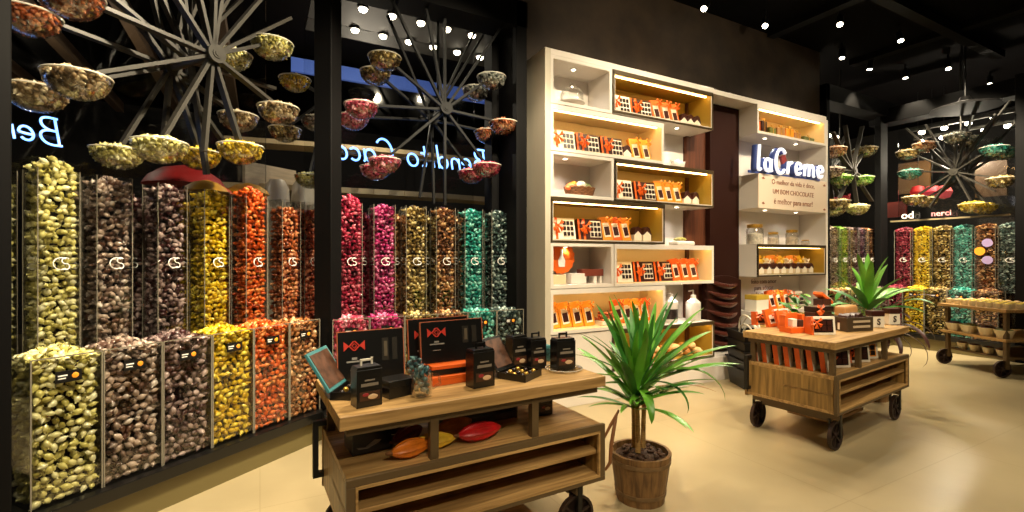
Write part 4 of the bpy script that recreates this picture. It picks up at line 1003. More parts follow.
pod('bright red cocoa pod in the middle of the lower deck', P1(.64, .12, zd), q1 + R(4), .22, .045, MP('red', (190, 22, 26)), 0)
pod('orange brown cocoa pod behind the bright red one', P1(.56, .24, zd), q1 + R(18), .22, .045, MP('amber', (196, 116, 40)), 0)
pod('dark red cocoa pod behind the orange one', P1(.34, .25, zd), q1 + R(35), .2, .042, MP('dred', (110, 20, 22)), 0)
pod('brownish red cocoa pod lying furthest back on the lower deck', P1(.33, .40, zd), q1 + R(-5), .22, .045, MP('rust', (134, 52, 28)), 0)
t = thing('slatted_crate', 'dark slatted wooden crate at the back of the lower deck', 'crate', P1(.74, .42, zd), q1)
for z in (0, .05, .1): MB().box(-.2, .2, -.11, -.1, z + .006, z + .038).build('slat', mat('dark_crate', (66, 52, 34), .5), t)
for z in (0, .05, .1): MB().box(-.2, .2, .1, .11, z + .006, z + .038).build('slat', MATS['dark_crate'], t)
MB().box(-.2, .2, -.1, .1, 0, .012).box(-.21, -.198, -.112, .112, 0, .145).box(.198, .21, -.112, .112, 0, .145).build('crate_frame', MATS['dark_crate'], t)

# --- second cart goods
P2 = lambda x, y, z=.8: on(C2, C2rz, x, y, z)
for i in range(7):
    y = .60 - i * .083
    t = thing('chocolate_book_box', '%s upright orange spined box from the back, along the left end of the second cart' % ORD[i], 'box', P2(.16 if i < 6 else .17, y, .555), C2rz + R(rng.uniform(-5, 5)), 'orange spined boxes on the second cart')
    w, h, d = .16, .165, .032
    T = Matrix.Rotation(R(-7), 4, 'X')
    MB().box(-w / 2, w / 2, 0, d, 0, h, 0, T).build('carton', M_card, t, bevel=.002)
    MB().box(-w / 2 + .012, w / 2, -.002, d + .002, h - .0, h + .004, 0, T).box(-w / 2 + .07, w / 2 - .01, -.003, 0, .03, h - .02, 0, T).build('chocolate_window', M_choc, t)
    MB().box(-w / 2 - .004, -w / 2, -.002, d + .002, 0, h + .003, 0, T).build('orange_sleeve', M_orange, t)
def framed_gift(lab, loc, rz, dark=True, s=1., name='window_gift_box', grp=None):
    t = thing(name, lab, 'box', loc, rz, grp); w, h, d = .2 * s, .15 * s, .09 * s; T = Matrix.Rotation(R(-6), 4, 'X')
    MB().box(-w / 2, w / 2, 0, d, 0, h, 0, T).build('carton', M_card, t, bevel=.004)
    g = MB(); g.box(-w / 2 + .02, w / 2 - .02, -.002, 0, .02, h - .02, 0, T)
    for i in range(3):
        for j in range(2): g.box(-w / 2 + .03 + i * (w - .06) / 3 + .004, -w / 2 + .03 + (i + 1) * (w - .06) / 3 - .004, -.008, -.002, .028 + j * (h - .056) / 2 + .003, .028 + (j + 1) * (h - .056) / 2 - .003, 1, T)
    g.build('window', [M_choc if dark else M_orange2, M_choc if not dark else M_brown], t)
    r = MB(); r.box(-w / 2 - .002, -w / 2 + .016, -.004, d + .002, 0, h, 0, T); bow(r, -w * .34, -.012, h * .7, .05 * s, 0); r.build('ribbon', M_orange, t); return t
framed_gift('cream gift box with orange ribbon on the lower deck, beside the orange spined boxes', P2(.36, .12, .555), C2rz + R(-28))
framed_gift('cream gift box with chocolate window on the lower deck, right of the middle post', P2(.72, .11, .555), C2rz + R(-26), True, .95)
framed_gift('cream gift box on the lower deck, next to the right post', P2(.93, .13, .555), C2rz + R(-30), False, .95)
dup(HB, P2(1.22, .2, .555), C2rz, 'white and dark bag at the right end of the lower deck of the second cart')
# top of the second cart
HT = lambda px, py: hitZ(px, py, .8)
PO2 = pack_proto(M_orange, .1, .16, .035)
dup(PO2, HT(774, 327), C2rz + R(-20), 'upright orange pack at the back left corner of the second cart top')
dup(PO2, HT(786, 329), C2rz + R(-35), 'upright orange pack beside the open orange tray')
framed_gift('white gift box at the left edge of the second cart top, behind the orange packs', HT(765, 325), C2rz + R(-30), True, .8)
t = thing('display_tray', 'open orange display tray with raised back at the front of the second cart top', 'tray', HT(795, 332), C2rz + R(-18))
MB().box(-.1, .1, -.06, .06, 0, .045).build('tray_base', M_orange, t, bevel=.003); MB().box(-.1, -.07, .0, .06, .045, .14).box(.07, .1, .0, .06, .045, .14).box(-.07, .07, .04, .06, .045, .15).build('raised_back', M_orange, t, bevel=.003)
MB().box(-.055, -.01, -.03, .02, .045, .11).box(.0, .055, -.03, .02, .045, .10, 1).build('insert', [M_card, M_brown], t, bevel=.003)
t = thing('chocolate_hamper', 'long dark chocolate box with orange bow on a brown stand of the second cart', 'box', HT(818, 325), C2rz + R(-8))
MB().box(-.12, .12, -.05, .05, 0, .12).build('brown_stand', M_brown, t, bevel=.004); MB().box(-.11, .13, -.06, .06, .12, .17).build('dark_lid', M_choc, t, bevel=.006)
b = MB(); bow(b, -.07, -.065, .15, .055, 0); b.build('ribbon', M_orange, t)
framed_gift('cream gift box with large orange ribbon at the front of the second cart top', HT(824, 335), C2rz + R(-34), True, .95)
t = thing('tilted_box', 'tilted orange lidded box on top of the goods at the back of the second cart', 'box', HT(822, 319), C2rz + R(-10))
T = Matrix.Translation((0, 0, .2)) @ Matrix.Rotation(R(30), 4, 'Y')
MB().box(-.06, .06, -.05, .05, 0, .2).build('stand', M_brown, t, bevel=.004)
MB().box(-.09, .11, -.045, .045, 0, .03, 0, T).build('lid', M_orange, t, bevel=.006); MB().box(.0, .1, -.047, .0, .029, .034, 0, T).build('pale_print', M_card, t)
o = MB().box(-.14, .14, -.05, .05, 0, .15).build('kraft_parcel', mat('kraft', (176, 130, 80), .5), loc=HT(846, 321), rz=C2rz, bevel=.02); tag(o, 'kraft paper parcel behind the small wooden crate', 'parcel')
kc = HT(851, 330)
t = thing('wooden_crate', 'small dark wooden crate with pale slats in the middle of the second cart top', 'crate', kc, C2rz + R(-18))
MB().box(-.14, .14, -.08, -.07, 0, .115).box(-.14, .14, .07, .08, 0, .115).box(-.14, -.13, -.07, .07, 0, .115).box(.13, .14, -.07, .07, 0, .115).box(-.13, .13, -.07, .07, 0, .01).build('crate_body', MATS['dark_crate'], t, bevel=.002)
for z in (.03, .072): MB().box(-.08, .1, -.085, -.08, z, z + .018).build('pale_slat', mat('pale_slat', (190, 170, 140), .5), t)
for i, x in enumerate((-.08, 0, .08)): dup(HB, kc + Vector((x, -.03, .011)), C2rz + R(rng.uniform(-10, 10)), '%s cream bag from the left standing in the small wooden crate' % ORD[i], 'bags in the small wooden crate')
def sbag(lab, loc, rz):
    t = thing('lettered_bag', lab, 'bag', loc, rz); w, d, h = .115, .075, .1
    MB().prism([(-w / 2, 0), (w / 2, 0), (w / 2 - .004, h), (-w / 2 + .004, h)], -d / 2, d / 2).build('paper_bag', M_card, t, bevel=.004)
    MB().box(-w / 2 - .001, w / 2 + .001, -d / 2 - .003, d / 2 + .003, h - .006, h + .045).build('folded_top', M_brown, t, bevel=.008)
    text('S', .075, M_choc, t, (0, -d / 2 - .003, h * .48), name='letter_print', depth=.002, bold=True); return t
sbag('left of the two cream bags printed with a dark S on the second cart', HT(875, 327), C2rz + R(-30)); sbag('right of the two cream bags printed with a dark S on the second cart', HT(891, 324), C2rz + R(-28))

# --- stack of shopping baskets beside the second cart
bs = thing('shopping_basket', '-', 'basket', (0, 0, -20))
b = MB(); w, d, h = .42, .3, .2
vs = [(-w * .42, -d * .42, 0), (w * .42, -d * .42, 0), (w * .42, d * .42, 0), (-w * .42, d * .42, 0), (-w / 2, -d / 2, h), (w / 2, -d / 2, h), (w / 2, d / 2, h), (-w / 2, d / 2, h)]
vi = [(x * .96, y * .96, max(z, .006)) for x, y, z in vs]
b.add(vs, [(3, 2, 1, 0), (0, 1, 5, 4), (1, 2, 6, 5), (2, 3, 7, 6), (3, 0, 4, 7)]); b.add(vi, [(0, 1, 2, 3), (4, 5, 1, 0), (5, 6, 2, 1), (6, 7, 3, 2), (7, 4, 0, 3)])
b.build('basket_body', M_black, bs)
MB().box(-w / 2 - .012, w / 2 + .012, -d / 2 - .012, -d / 2 + .004, h - .014, h + .004).box(-w / 2 - .012, w / 2 + .012, d / 2 - .004, d / 2 + .012, h - .014, h + .004).box(-w / 2 - .012, -w / 2 + .004, -d / 2, d / 2, h - .014, h + .004).box(w / 2 - .004, w / 2 + .012, -d / 2, d / 2, h - .014, h + .004).build('rim', M_black, bs)
for sgn in (-1, 1):
    MB().tube([(x * w * .44, sgn * (.02 + .02 * (1 - x * x)) , h + .17 * math.sqrt(max(0, 1 - x ** 2))) for x in [math.cos(math.pi * i / 14) for i in range(15)]], .009, 8).build('handle', mat('pale_handle', (214, 206, 186), .4), bs, smooth=True)
for i, wd__ in enumerate(('lowest', 'second lowest', 'middle', 'second highest', 'topmost')):
    dup(bs, (4.72, 3.36, .004 + i * .1), R(62), '%s black shopping basket with pale handles in the stack left of the second cart' % wd__, 'stacked shopping baskets')

# --- third cart at the far right: open shelves of pots
rz3 = R(-28.0)
c3 = (7.6, 2.155, 0)
P3 = lambda x, y, z=.8: on(c3, rz3, x, y, z)
t = thing('display_cart', 'dark wheeled cart of three shelves with pots at the far right', 'cart', c3, rz3)
L3, W3 = 1.3, .88
MB().box(0, L3, 0, W3, .765, .8).build('tabletop', M_woodY, t, bevel=.003)
MB().box(.02, L3 - .02, .02, W3 - .02, .42, .45).build('middle_shelf', M_woodY, t, bevel=.003)
MB().box(.1, L3 - .1, .1, W3 - .08, .2, .225).build('low_shelf', MATS['umber_steel'], t, bevel=.003)
for x in (.08, L3 - .1):
    for y in (.07, W3 - .07):
        MB().box(x - .02, x + .02, y - .02, y + .02, .1, .765).build('post', MATS['umber_steel'], t)
        T0 = iron_wheel(t, x - .05, y, .1)
def potlet(name, lab, loc, r, h, m, top, grp, n=16):
    t = thing(name, lab, 'pot' if name == 'cream_pot' else 'bowl' if name == 'cream_bowl' else 'cup', loc, 0, grp)
    MB().lathe([(.0001, 0), (r * .66, 0), (r, h), (r * .93, h), (r * .6, .01), (.0001, .01)], n=n).build('vessel', m, t, smooth=True)
    MB().lathe([(r * .9, h * .86), (r * .8, h * 1.02), (r * .4, h * 1.2), (.0001, h * 1.24)], n=n).build('contents', top, t, smooth=True)
    return t
M_cream = mat('cream_china', (224, 208, 170), .35)
tops = [mat('yellow_buds', (206, 176, 60), .5, noise=.5, nscale=60), mat('beige_buds', (186, 150, 100), .5, noise=.5, nscale=60), mat('dark_buds', (74, 34, 26), .5, noise=.6, nscale=60), mat('green_buds', (110, 120, 66), .5, noise=.5, nscale=60)]
for j in range(4):
    for i in range(8):
        potlet('sweet_cup', 'small cream cup of sweets in the rows on top of the far right cart', P3(.09 + j * .15, .07 + i * .105, .8), .042, .06, M_cream, tops[0] if j < 3 and i < 6 else tops[1], 'cups on top of the far right cart', 12)
for i, (y, c, l) in enumerate(((.13, 3, 'green'), (.33, 2, 'dark'), (.56, 3, 'green'), (.76, 2, 'dark'))):
    potlet('cream_bowl', '%s cream bowl from the right, middle shelf of the far right cart, %s contents' % (ORD[i], l), P3(.12, y, .45), .095, .1, M_cream, tops[c], 'bowls on the middle shelf of the far right cart', 20)
for i, y in enumerate((.2, .37, .54, .7)):
    potlet('cream_pot', '%s small cream pot from the right on the low shelf of the far right cart' % ORD[i], P3(.17, y, .225), .06, .075, M_cream, tops[2], 'pots on the low shelf of the far right cart')
# ------------------------------------------------------------------ plants
M_leaf = mat('palm_leaf', (96, 156, 44), .36, noise=.35, nscale=6)
M_leafd = mat('dark_leaf', (58, 118, 40), .4, noise=.4, nscale=6)
M_leafp = mat('purple_leaf', (74, 44, 40), .4, noise=.4, nscale=6)
M_leafy = mat('dry_leaf', (168, 112, 48), .5, noise=.2)
def leaf(b, base, az, el, L, W, droop, m=0, twist=0.):
    """strap leaf that leaves the stem at elevation el and bends over; a shallow V in section"""
    n = 12; p = Vector(base); e = el; pts = []; 
    for i in range(n + 1):
        d = Vector((math.cos(az) * math.cos(e), math.sin(az) * math.cos(e), math.sin(e)))
        pts.append((p.copy(), d.copy())); p += d * (L / n); e -= droop / n * (.4 + 1.2 * i / n)
    vs = []; S = Vector((-math.sin(az), math.cos(az), 0))
    for i, (q, d) in enumerate(pts):
        u = i / n; w = W * (.28 + .72 * math.sin(math.pi * min(1, .18 + .82 * u) ** .9)) if u < .999 else .001
        w = W * max(.02, (math.sin(math.pi * (u * .86 + .1)) ** .8)) if u < .999 else .0015
        nrm = d.cross(S).normalized() if d.cross(S).length > 1e-4 else Vector((0, 0, 1))
        s2 = S * math.cos(twist * u) + nrm * math.sin(twist * u); up = -d.cross(s2)
        vs += [q - s2 * w / 2 - nrm * (-.16 * w), q, q + s2 * w / 2 - nrm * (-.16 * w), q - nrm * -.006]
    fs = []
    for i in range(n):
        a = i * 4; c = a + 4
        fs += [(a, a + 1, c + 1, c), (a + 1, a + 2, c + 2, c + 1)]
    b.add(vs, fs, m)
def wooden_pot(parent, r0, r1, h, m):
    n = 36; b = MB(); th = .018
    vs = []; prof = [(r0, 0), (r0 + (r1 - r0) * .5, h * .5), (r1, h), (r1 - th, h), (r1 - th - .01, h - .05)]
    for r, z in prof:
        for k in range(n): q = r * (.985 if k % 3 == 0 else 1.0); vs.append((q * math.cos(2 * math.pi * k / n), q * math.sin(2 * math.pi * k / n), z))
    b.add(vs, [(i * n + k, i * n + (k + 1) % n, (i + 1) * n + (k + 1) % n, (i + 1) * n + k) for i in range(len(prof) - 1) for k in range(n)] + [tuple(range(n - 1, -1, -1))])
    b.build('pot', m, parent)
    for z in (h * .16, h * .8):
        hb = MB()
        r = r0 + (r1 - r0) * z / h + .002; r2 = r0 + (r1 - r0) * (z + .022) / h + .002
        hb.lathe([(r - .006, z), (r + .002, z), (r2 + .002, z + .022), (r2 - .006, z + .022)], n=36)
        hb.build('hoop', mat('hoop_wood', (120, 92, 58), .6, noise=.3, nscale=20), parent, smooth=True)
    s = MB(); N = 18
    rr = random.Random(3)
    s.lathe([(r1 - th - .008, h - .035), ((r1 - th) * .5, h - .02), (.0001, h - .015)], n=24)
    for k in range(60):
        a = rr.uniform(0, 6.28); q = (r1 - th - .03) * math.sqrt(rr.random()); s.ell((q * math.cos(a), q * math.sin(a), h - .018 + rr.uniform(-.004, .01)), (.022, .014, .008), 7, 4, 0, Matrix.Rotation(rr.uniform(0, 3), 3, 'Z') @ Matrix.Rotation(rr.uniform(-.6, .6), 3, 'X'))
    s.build('bark_mulch', mat('bark', (70, 44, 26), .8, noise=.6, nscale=30), parent)
pc = hitZ(641, 505, 0) + Vector((.055, .065, 0)); pc.z = 0
M_pot = wood('pot_staves', (92, 64, 34), (146, 108, 62), axis=2, rough=.6)
t = thing('potted_palm', 'green strap leaved palm in a wooden bucket between the two carts', 'plant', pc)
wooden_pot(t, .135, .175, .28, M_pot)
stems = [((-.035, -.02), (-.06, -.03, .60)), ((.04, .02), (.06, .02, .65)), ((.0, .05), (-.01, .05, .57))]
M_stem = mat('cane_stem', (176, 138, 80), .6, noise=.3, nscale=30, stretch=(1, 1, 6))
for (bx, by), (tx_, ty, tz) in stems:
    MB().tube([(bx, by, .28), (bx * .8 + tx_ * .2, by * .8 + ty * .2, .42), ((bx + tx_) / 2, (by + ty) / 2, .56), (tx_, ty, tz)], [.016, .014, .014, .013], 10).build('cane', M_stem, t, smooth=True)
rr = random.Random(21)
fol = MB()
for s, (_, (tx_, ty, tz)) in enumerate(stems):
    N = 24
    for k in range(N):
        u = k / (N - 1)
        az = k * 2.399963 + s * 1.1 + rr.uniform(-.2, .2)
        el = R(82) - u * R(68) + rr.uniform(-.12, .12)
        L = (.36 + .2 * math.sin(math.pi * min(1, u + .25))) * rr.uniform(.85, 1.1) * (.85 if math.sin(az) < -.4 else 1) * (1 + .12 * u) * (1 + .24 * u * math.cos(az + R(28)))
        leaf(fol, (tx_, ty, tz + .05 - u * .12), az, el, L, rr.uniform(.038, .052), (.15 + .62 * u) * rr.uniform(.7, 1.3), 0 if rr.random() < .72 else 1, rr.uniform(-.4, .4))
leaf(fol, (.06, .02, .62), R(-30), R(12), .42, .03, .7, 2)
leaf(fol, (.05, .0, .66), R(-45), R(38), .54, .055, 2.5, 0); leaf(fol, (-.05, -.03, .64), R(-115), R(20), .32, .055, 2.4, 0); leaf(fol, (.05, .0, .66), R(-70), R(20), .34, .035, 2.5, 1)
for a_, e_, l_ in ((-28, 34, .60), (-20, 20, .58), (-38, 26, .56), (-10, 42, .58), (150, 34, .46), (165, 22, .42), (140, 48, .5)): leaf(fol, (.03, .0, .65), R(a_), R(e_), l_, .046, .55, 0 if e_ % 4 else 1, .2)
fol.build('foliage', [M_leaf, M_leafd, M_leafy], t, smooth=True)
p2 = Vector((5.38, 2.5, 0))
t = thing('potted_dracaena', 'tall leaved plant with drooping purplish leaves behind the second cart', 'plant', p2)
wooden_pot(t, .15, .19, .36, M_pot)
MB().tube([(0, 0, .3), (-.02, .0, .6), (-.05, 0, .92)], [.022, .02, .018], 10).build('cane', M_stem, t, smooth=True)
MB().tube([(.03, .02, .3), (.06, .0, .55), (.1, -.02, .74)], [.02, .018, .016], 10).build('cane', M_stem, t, smooth=True)
fol = MB(); rr = random.Random(5)
for k in range(16):
    u = k / 15; leaf(fol, (-.05, 0, .93 - u * .08), k * 2.4 + .4, R(86) - u * R(60), (.52 - .1 * u) * rr.uniform(.85, 1.1), .075, .2 + .9 * u, 0 if u < .6 else 1, rr.uniform(-.3, .3))
for k in range(16):
    u = k / 15; az = rr.uniform(R(-140), R(50)); leaf(fol, (.1, -.02, .76 - u * .1), az, R(60) - u * R(55), rr.uniform(.4, .62), .05, 1.6 + 1.2 * u, 2 if rr.random() < .65 else 1, rr.uniform(-.4, .4))
for k in range(4): leaf(fol, (.05, -.02, .9), R(-40 + 18 * k), R(45), .55, .06, 1.5, 0, .2)
fol.build('foliage', [M_leaf, M_leafd, M_leafp], t, smooth=True)
t = thing('potted_shrub', 'low bushy dark green plant in front of the far sweets, behind the second cart top', 'plant', (5.35, 3.05, 0))
wooden_pot(t, .15, .19, .36, M_pot)
fol = MB(); rr = random.Random(9)
for k in range(7): MB().tube([(0, 0, .3), (.05 * math.cos(k), .05 * math.sin(k), .55), (.12 * math.cos(k), .12 * math.sin(k), .8)], .008, 6).build('twig', M_stem, t)
for k in range(60):
    a = rr.uniform(0, 6.28); q = .26 * math.sqrt(rr.random()); leaf(fol, (q * math.cos(a), q * math.sin(a), .68 + rr.uniform(0, .3)), a + rr.uniform(-.6, .6), R(rr.uniform(0, 60)), .15, .06, 1.0, 1 if rr.random() < .7 else 0)
fol.build('foliage', [M_leaf, M_leafd], t, smooth=True)

# ------------------------------------------------------------------ beyond the windows
M_dark = mat('mall_dark', (20, 17, 14), .7)
struct(MB().box(-7, 14.5, 11.9, 12, 0, 4.5).build('wall_exterior', M_dark))
struct(MB().box(13.4, 13.5, -3, 12, 0, 4.5).build('wall_exterior_side', M_dark))
struct(MB().box(-4.1, -4, -3, 12, 0, 4.5).build('wall_exterior_left', M_dark))
M_neon = mat('neon_tube', (190, 215, 255), .5, emit=(110, 165, 255), estr=4)
def neon(words, size, P, rz, lab, gap):
    t = thing('neon_sign', lab, 'sign', P, rz); x = 0
    strokes(words, size, size * .042, .1, .15).build('neon_letters', M_neon, t, (0, 0, 0), R(180), smooth=True)
    MB().box(-gap, gap, .03, .05, -.02, .0).build('mounting_rail', M_black, t)
# both signs face the street, so the shop sees their letters reversed
q = hitY(408, 157, 5.0); neon('Bendito Cacao', .25, q, 0, 'blue white neon script seen reversed through the window beside the white shelf', .85)
lt = A.hit(55, 136, 1.0); neon('Bendito Cacao', .165, A.at(lt[0] - .58, 1.0, lt[2]), A.rz, 'blue white neon script seen reversed at the left edge of the slanted window', .6)
# downlights in the street ceiling outside the window
M_lens = mat('spot_lens', (255, 246, 226), .5, emit=(255, 240, 208), estr=30)
struct(MB().box(.45, 3.0, 4.75, 5.8, 3.97, 4.02).build('ceiling_soffit', mat('soffit', (24, 20, 13), .7)))
k = 0
for y, pxs in ((5.0, (363, 392, 421, 447, 472)), (5.5, (355, 383, 409, 433, 457, 480))):
    for j, px in enumerate(pxs):
        py = 8 + (px - 363) * .19 if y < 5.2 else 27 + (px - 355) * .19
        P = hitY(px, py, y); k += 1
        o = MB().cyl((0, 0, 0), (0, 0, -.02), .055, n=16).ell((0, 0, -.025), (.042, .042, .03), 14, 8, 1).build('ceiling_downlight', [M_dsteel, M_lens], loc=(P.x, y, 3.97))
        tag(o, '%s round downlight from the post, %s row above the black starburst' % (ORD[j], 'front' if y < 5.2 else 'rear'), 'light', 'downlights outside the window')
def shade(lab, P, r, h, m):
    t = thing('parasol', lab, 'parasol', P); n = 10
    b = MB(); prof = [(r, 0), (r * .86, h * .4), (r * .55, h * .78), (.02, h)]
    b.lathe(prof + [(.0001, h)], n=20); b.build('canopy', m, t, smooth=True)
    MB().cyl((0, 0, -P[2]), (0, 0, h), .02, n=8).build('pole', M_dsteel, t)
M_redc, M_yelc, M_oric = mat('red_canopy', (150, 16, 14), .6), mat('yellow_canopy', (206, 150, 40), .6), mat('orange_canopy', (200, 74, 22), .6)
for px, py, off, r, h, m, lab in ((185, 186, 1.9, .34, .2, M_redc, 'dark red domed canopy outside, behind the plum sweets'), (206, 192, 1.2, .17, .1, M_yelc, 'yellow domed canopy outside, behind the plum sweets'), (214, 194, 1.5, .16, .09, M_oric, 'orange domed canopy outside, behind the lemon yellow sweets'), (248, 194, 1.6, .2, .11, M_yelc, 'yellow domed canopy outside, behind the bright orange sweets')):
    l = A.hit(px, py, off); shade(lab, A.at(l[0], off, l[2]), r, h, m)
l = A.hit(272, 178, 2.4)
o = MB().box(-.36, .36, 0, .05, 0, l[2] + .15).build('pale_partition', mat('pale_boards', (150, 136, 112), .6, noise=.2, nscale=3, stretch=(1, 1, 10)), loc=A.at(l[0], 2.4, 0), rz=A.rz); tag(o, 'pale boarded partition outside, behind the copper sweets', 'partition')
for px, lab in ((277, 'left'), (303, 'right')):
    l = A.hit(px, 180, 2.0)
    o = MB().lathe([(.1, 0), (.14, .5), (.17, 1.4), (.13, l[2] - .1), (.08, l[2]), (.0001, l[2] + .01)], n=24).build('tall_urn', mat('urn_white', (190, 180, 160), .4), loc=A.at(l[0], 2.0, 0), smooth=True); tag(o, '%s tall pale urn outside, behind the copper sweets' % lab, 'urn')
# pale counters, blue band and pale post beyond the shelf-side window
M_pale = mat('pale_counter', (188, 168, 128), .5)
for py, Y, dz, lab in ((196, 6.6, .07, 'lower'), (156, 6.9, .06, 'upper')):
    P = hitY(415, py, Y)
    b = MB(); pts = [(-2.4 + .2 * i, -.45 * math.cos((i - 12) / 12 * 1.2), 0) for i in range(25)]
    for a, c in zip(pts, pts[1:]): b.bar(a, c, .4, dz)
    b.build('curved_counter', M_pale, loc=(P.x, Y + .45, P.z)); struct(bpy.data.objects[-1] if False else COL.objects[-1])
P = hitY(420, 86, 7.5); w = 1.3
o = MB().box(-1.9, 1.7, 0, .06, -.1, .1).build('trim_fascia', mat('blue_fascia', (90, 120, 200), .4, emit=(70, 100, 190), estr=.25), loc=(P.x, 7.5, P.z)); struct(o)
P = hitY(499, 200, 4.75)
struct(MB().box(-.035, .035, 0, .08, 0, 2.95).build('trim_pale_post', mat('pale_post', (170, 160, 136), .5), loc=(P.x, 4.75, 0)))
# coloured shop fronts beyond the far window
for y, z, w, h, rgb, n, lab in ((3.95, 2.95, .5, .6, (84, 56, 16), 'amber', 'amber lit panel outside the far window, upper left'), (2.95, 2.75, .4, .6, (70, 46, 12), 'ochre', 'ochre lit panel outside the far window, upper right'), (2.5, 2.6, .35, .35, (90, 10, 8), 'reds', 'red panel outside the far window, at the right'), (4.2, 2.35, .4, .3, (100, 26, 8), 'orng', 'orange panel outside the far window, at the left')):
    o = MB().box(0, .05, -w / 2, w / 2, -h / 2, h / 2).build('trim_shop_panel', mat('panel_' + n, rgb, .5, emit=rgb, estr=.05), loc=(10.9 + (.1 if w < .5 else .2), y * 1.12, z)); struct(o)
for px, c, lab in ((918, (200, 40, 40), 'left'), (932, (220, 70, 80), 'middle'), (944, (224, 90, 90), 'right')):
    l = C.hit(px, 192, 1.7)
    o = MB().lathe([(.0001, -.12), (.08, -.1), (.12, 0), (.08, .1), (.0001, .12)], n=20)\
      .build('paper_lantern', mat('lantern' + lab, c, .6, emit=c, estr=.4), loc=C.at(l[0], 1.7, l[2]), smooth=True); tag(o, '%s of three glowing red lanterns outside the far window' % lab, 'lantern'); MB().cyl((0, 0, .11), (0, 0, 4.45 - l[2]), .005, n=6).build('cord', M_black, o)
l = C.hit(945, 213, .75)
t = thing('lettered_sign', 'pale lit lettering on a dark rail in the far window above the tubes', 'sign', C.at(l[0], .75, l[2]), C.rz)
text('od', .17, mat('pale_neon', (255, 240, 220), .5, emit=(255, 236, 214), estr=2), t, (-.5, 0, 0), name='letters', depth=.012)
text('nerci', .13, mat('rose_neon', (255, 190, 180), .5, emit=(255, 170, 160), estr=1.6), t, (-.05, 0, 0), name='letters', depth=.012)
MB().box(-.75, .75, .0, .04, -.1, -.075).build('rail', M_pale, t)
# rows of small lights on rails over the far windows
def light_rail(bay, y, z, t0, t1, n, lab, grp):
    P = bay.at((t0 + t1) / 2, y, z); L = (t1 - t0)
    o = thing('light_rail', lab, 'light rail', P, bay.rz)
    MB().box(-L / 2, L / 2, -.03, .03, 0, .04).build('rail', M_steel, o)
    for i in range(n):
        x = -L / 2 + (i + .5) * L / n; MB().cyl((x, 0, 0), (x, 0, -.02), .05, n=12).ell((x, 0, -.04), (.045, .045, .035), 12, 8, 1).build('lamp', [M_dsteel, M_lens], o)
light_rail(C, .95, 3.58, -.75, .75, 5, 'upper rail of small bright lights over the far starburst', '')
light_rail(C, 1.3, 3.5, -.85, .75, 6, 'lower rail of small bright lights over the far starburst', '')
light_rail(D, .95, 3.62, 7.4, 9.3, 8, 'upper rail of small bright lights over the dark starburst', '')
light_rail(D, 1.4, 3.58, 7.5, 9.6, 8, 'lower rail of small bright lights over the dark starburst', '')
P = hitZ(965, 109, 3.46)
t = thing('dome_pendant', 'wide dark dome pendant lamp hanging before the far starburst', 'pendant lamp', P)
MB().lathe([(.38, 0), (.36, .03), (.22, .07), (.08, .11), (.05, .17), (.0001, .18)], n=32).build('shade', M_frame, t, smooth=True); MB().cyl((0, 0, .17), (0, 0, 1.04), .01, n=8).build('cord', M_black, t)

# ------------------------------------------------------------------ spotlights under the shop ceiling
def track_spot(px, py, aim, power, lab, size=62, z=4.28, loc=None):
    P = Vector(loc) if loc else hitZ(px, py, z)
    t = thing('track_spotlight', lab, 'spotlight', P); d = (Vector(aim) - P).normalized()
    MB().cyl(-d * .09, d * .05, .038, n=16).build('housing', M_black, t, smooth=True)
    MB().cyl(d * .044, d * .053, .031, n=16).build('lens', M_lens, t)
    MB().cyl((0, 0, .03), (0, 0, 4.45 - P.z), .012, n=8).build('stem', M_black, t)
    spot(P + d * .07, aim, power, size, .5, (1, .86, .62), .03)
    return P
lit = [(705, 7, (1.2, 2.4, .8), 'first'), (765, 24, (2.4, 1.6, 0), 'second'), (840, 22, (4.2, 2.2, .8), 'third'), (842, 55, (6.2, 3.2, 0), 'fourth'), (900, 38, (5.8, 1.6, 0), 'fifth'), (905, 75, (8.9, 3.3, 1.2), 'sixth'), (870, 66, (7.8, 4.0, 1.2), 'seventh'), (948, 66, (8.0, 2.4, .8), 'eighth'), (990, 82, (9, 2.8, 1.2), 'ninth')]
for i, (px, py, aim, w) in enumerate(lit):
    track_spot(px, py, aim, 200, '%s black track spotlight, counting outwards from the plaster wall' % w)
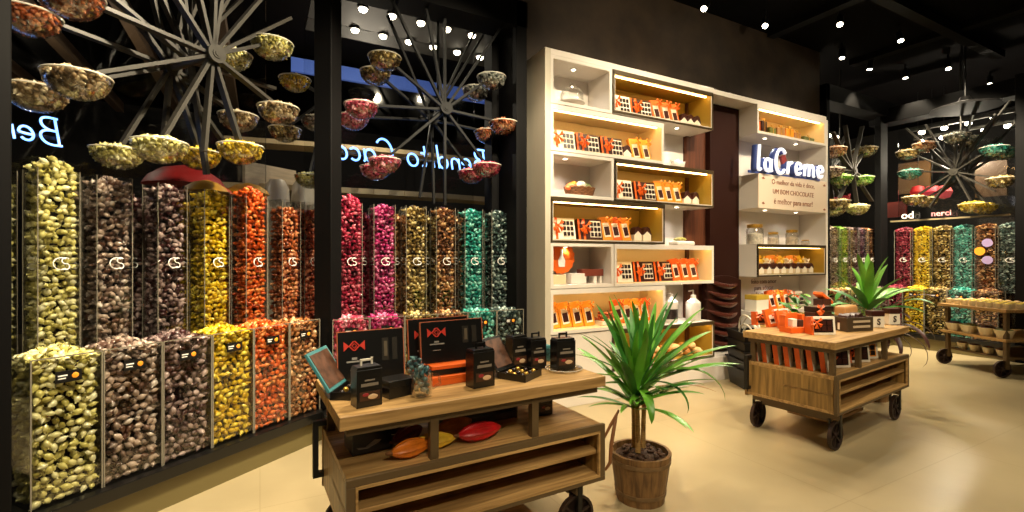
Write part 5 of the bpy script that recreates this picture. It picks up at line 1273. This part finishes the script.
# unseen spotlights, most added to brighten the displays, shelf, wall and carts
def unseen_spot(loc, aim, power, size=70):
    d = (Vector(aim) - Vector(loc)).normalized()
    o = spot(loc, aim, power, size, .55, (1, .85, .6), .04)
for loc, aim, p, s in (((.25, 1.5, 4.1), (-.75, 2.95, .6), 430, 55), ((1.0, 2.2, 4.1), (.15, 3.6, 1.1), 430, 50), ((-.3, 1.0, 4.1), (-.9, 2.8, 1.6), 400, 55), ((1.1, 2.0, 3.9), (-.2, 3.45, 2.4), 600, 60),
                       ((1.2, 2.2, 4.1), (1.0, 4.1, 1.1), 400, 50), ((1.9, 2.2, 4.1), (1.8, 4.1, 1.3), 430, 50), ((1.6, 1.8, 3.9), (1.45, 4.0, 2.5), 300, 55),
                       ((1.5, 2.9, 4.2), (.9, 2.0, .8), 330, 55), ((.3, .6, 4.2), (.8, 1.95, .6), 160, 50), ((3.2, 3.0, 4.2), (2.2, 1.2, 0), 110, 70), ((4.6, 3.2, 4.2), (3.8, 1.2, 0), 115, 70), ((3.0, .4, 4.2), (4.0, 2.0, .5), 170, 55),
                       ((7.4, 2.9, 4.2), (9.3, 3.4, 1.0), 430, 55), ((7.3, 2.4, 4.2), (9.3, 2.7, 1.4), 430, 55), ((7.7, 2.6, 4.2), (8.2, 4.1, 1.2), 900, 60), ((7.3, 2.6, 4.0), (9.2, 3.2, 2.6), 600, 60), ((6.0, .8, 4.2), (6.4, 2.0, 0), 120, 75), ((2.2, -.2, 4.2), (2.6, 1.2, 0), 90, 80),
                       ((2.5, 1.2, 4.2), (2.9, 3.7, 1.6), 380, 75), ((4.0, 1.2, 4.2), (4.0, 3.7, 1.6), 380, 75), ((5.9, 1.2, 4.2), (6.1, 3.7, 1.6), 420, 75), ((3.4, 2.6, 3.9), (3.6, 4.06, 3.8), 30, 100), ((5.2, 2.6, 3.9), (5.4, 4.06, 3.7), 16, 100)):
    unseen_spot(loc, aim, p, s)
unseen_spot((.3, -1.3, 3.4), (.9, 1.95, .5), 260, 45); unseen_spot((2.0, -1.6, 3.8), (4.0, 2.0, .5), 330, 40); unseen_spot((1.2, -.8, 4.0), (1.9, 2.1, .5), 160, 30)  # front spots added to brighten the cart fronts, lower deck and palm
for i in range(5):
    struct(MB().box(-3.6 + i * .8, -3.5 + i * .8, 4.4, 9.5, 3.7, 3.85).build('ceiling_street_beam', mat('street_timber', (86, 66, 44), .7)))
# point lamps without fixtures, beyond the windows
point((1.2, 6.3, 3.5), 60); point((-1.8, 6.0, 3.2), 30); point((10.6, 3.6, 3.2), 90); point((8.4, 5.3, 3.3), 60)

wd = bpy.data.worlds.new('world'); SC.world = wd; wd.use_nodes = True
wd.node_tree.nodes['Background'].inputs[0].default_value = (1, .85, .65, 1); wd.node_tree.nodes['Background'].inputs[1].default_value = .03

# ------------------------------------------------------------------ drop the pattern pieces every copy was made from
for o in [o for o in bpy.data.objects if o.parent is None and abs(o.location.z + 20) < 1e-6]:
    if True:
        for c in list(o.children_recursive): bpy.data.objects.remove(c)
        bpy.data.objects.remove(o)
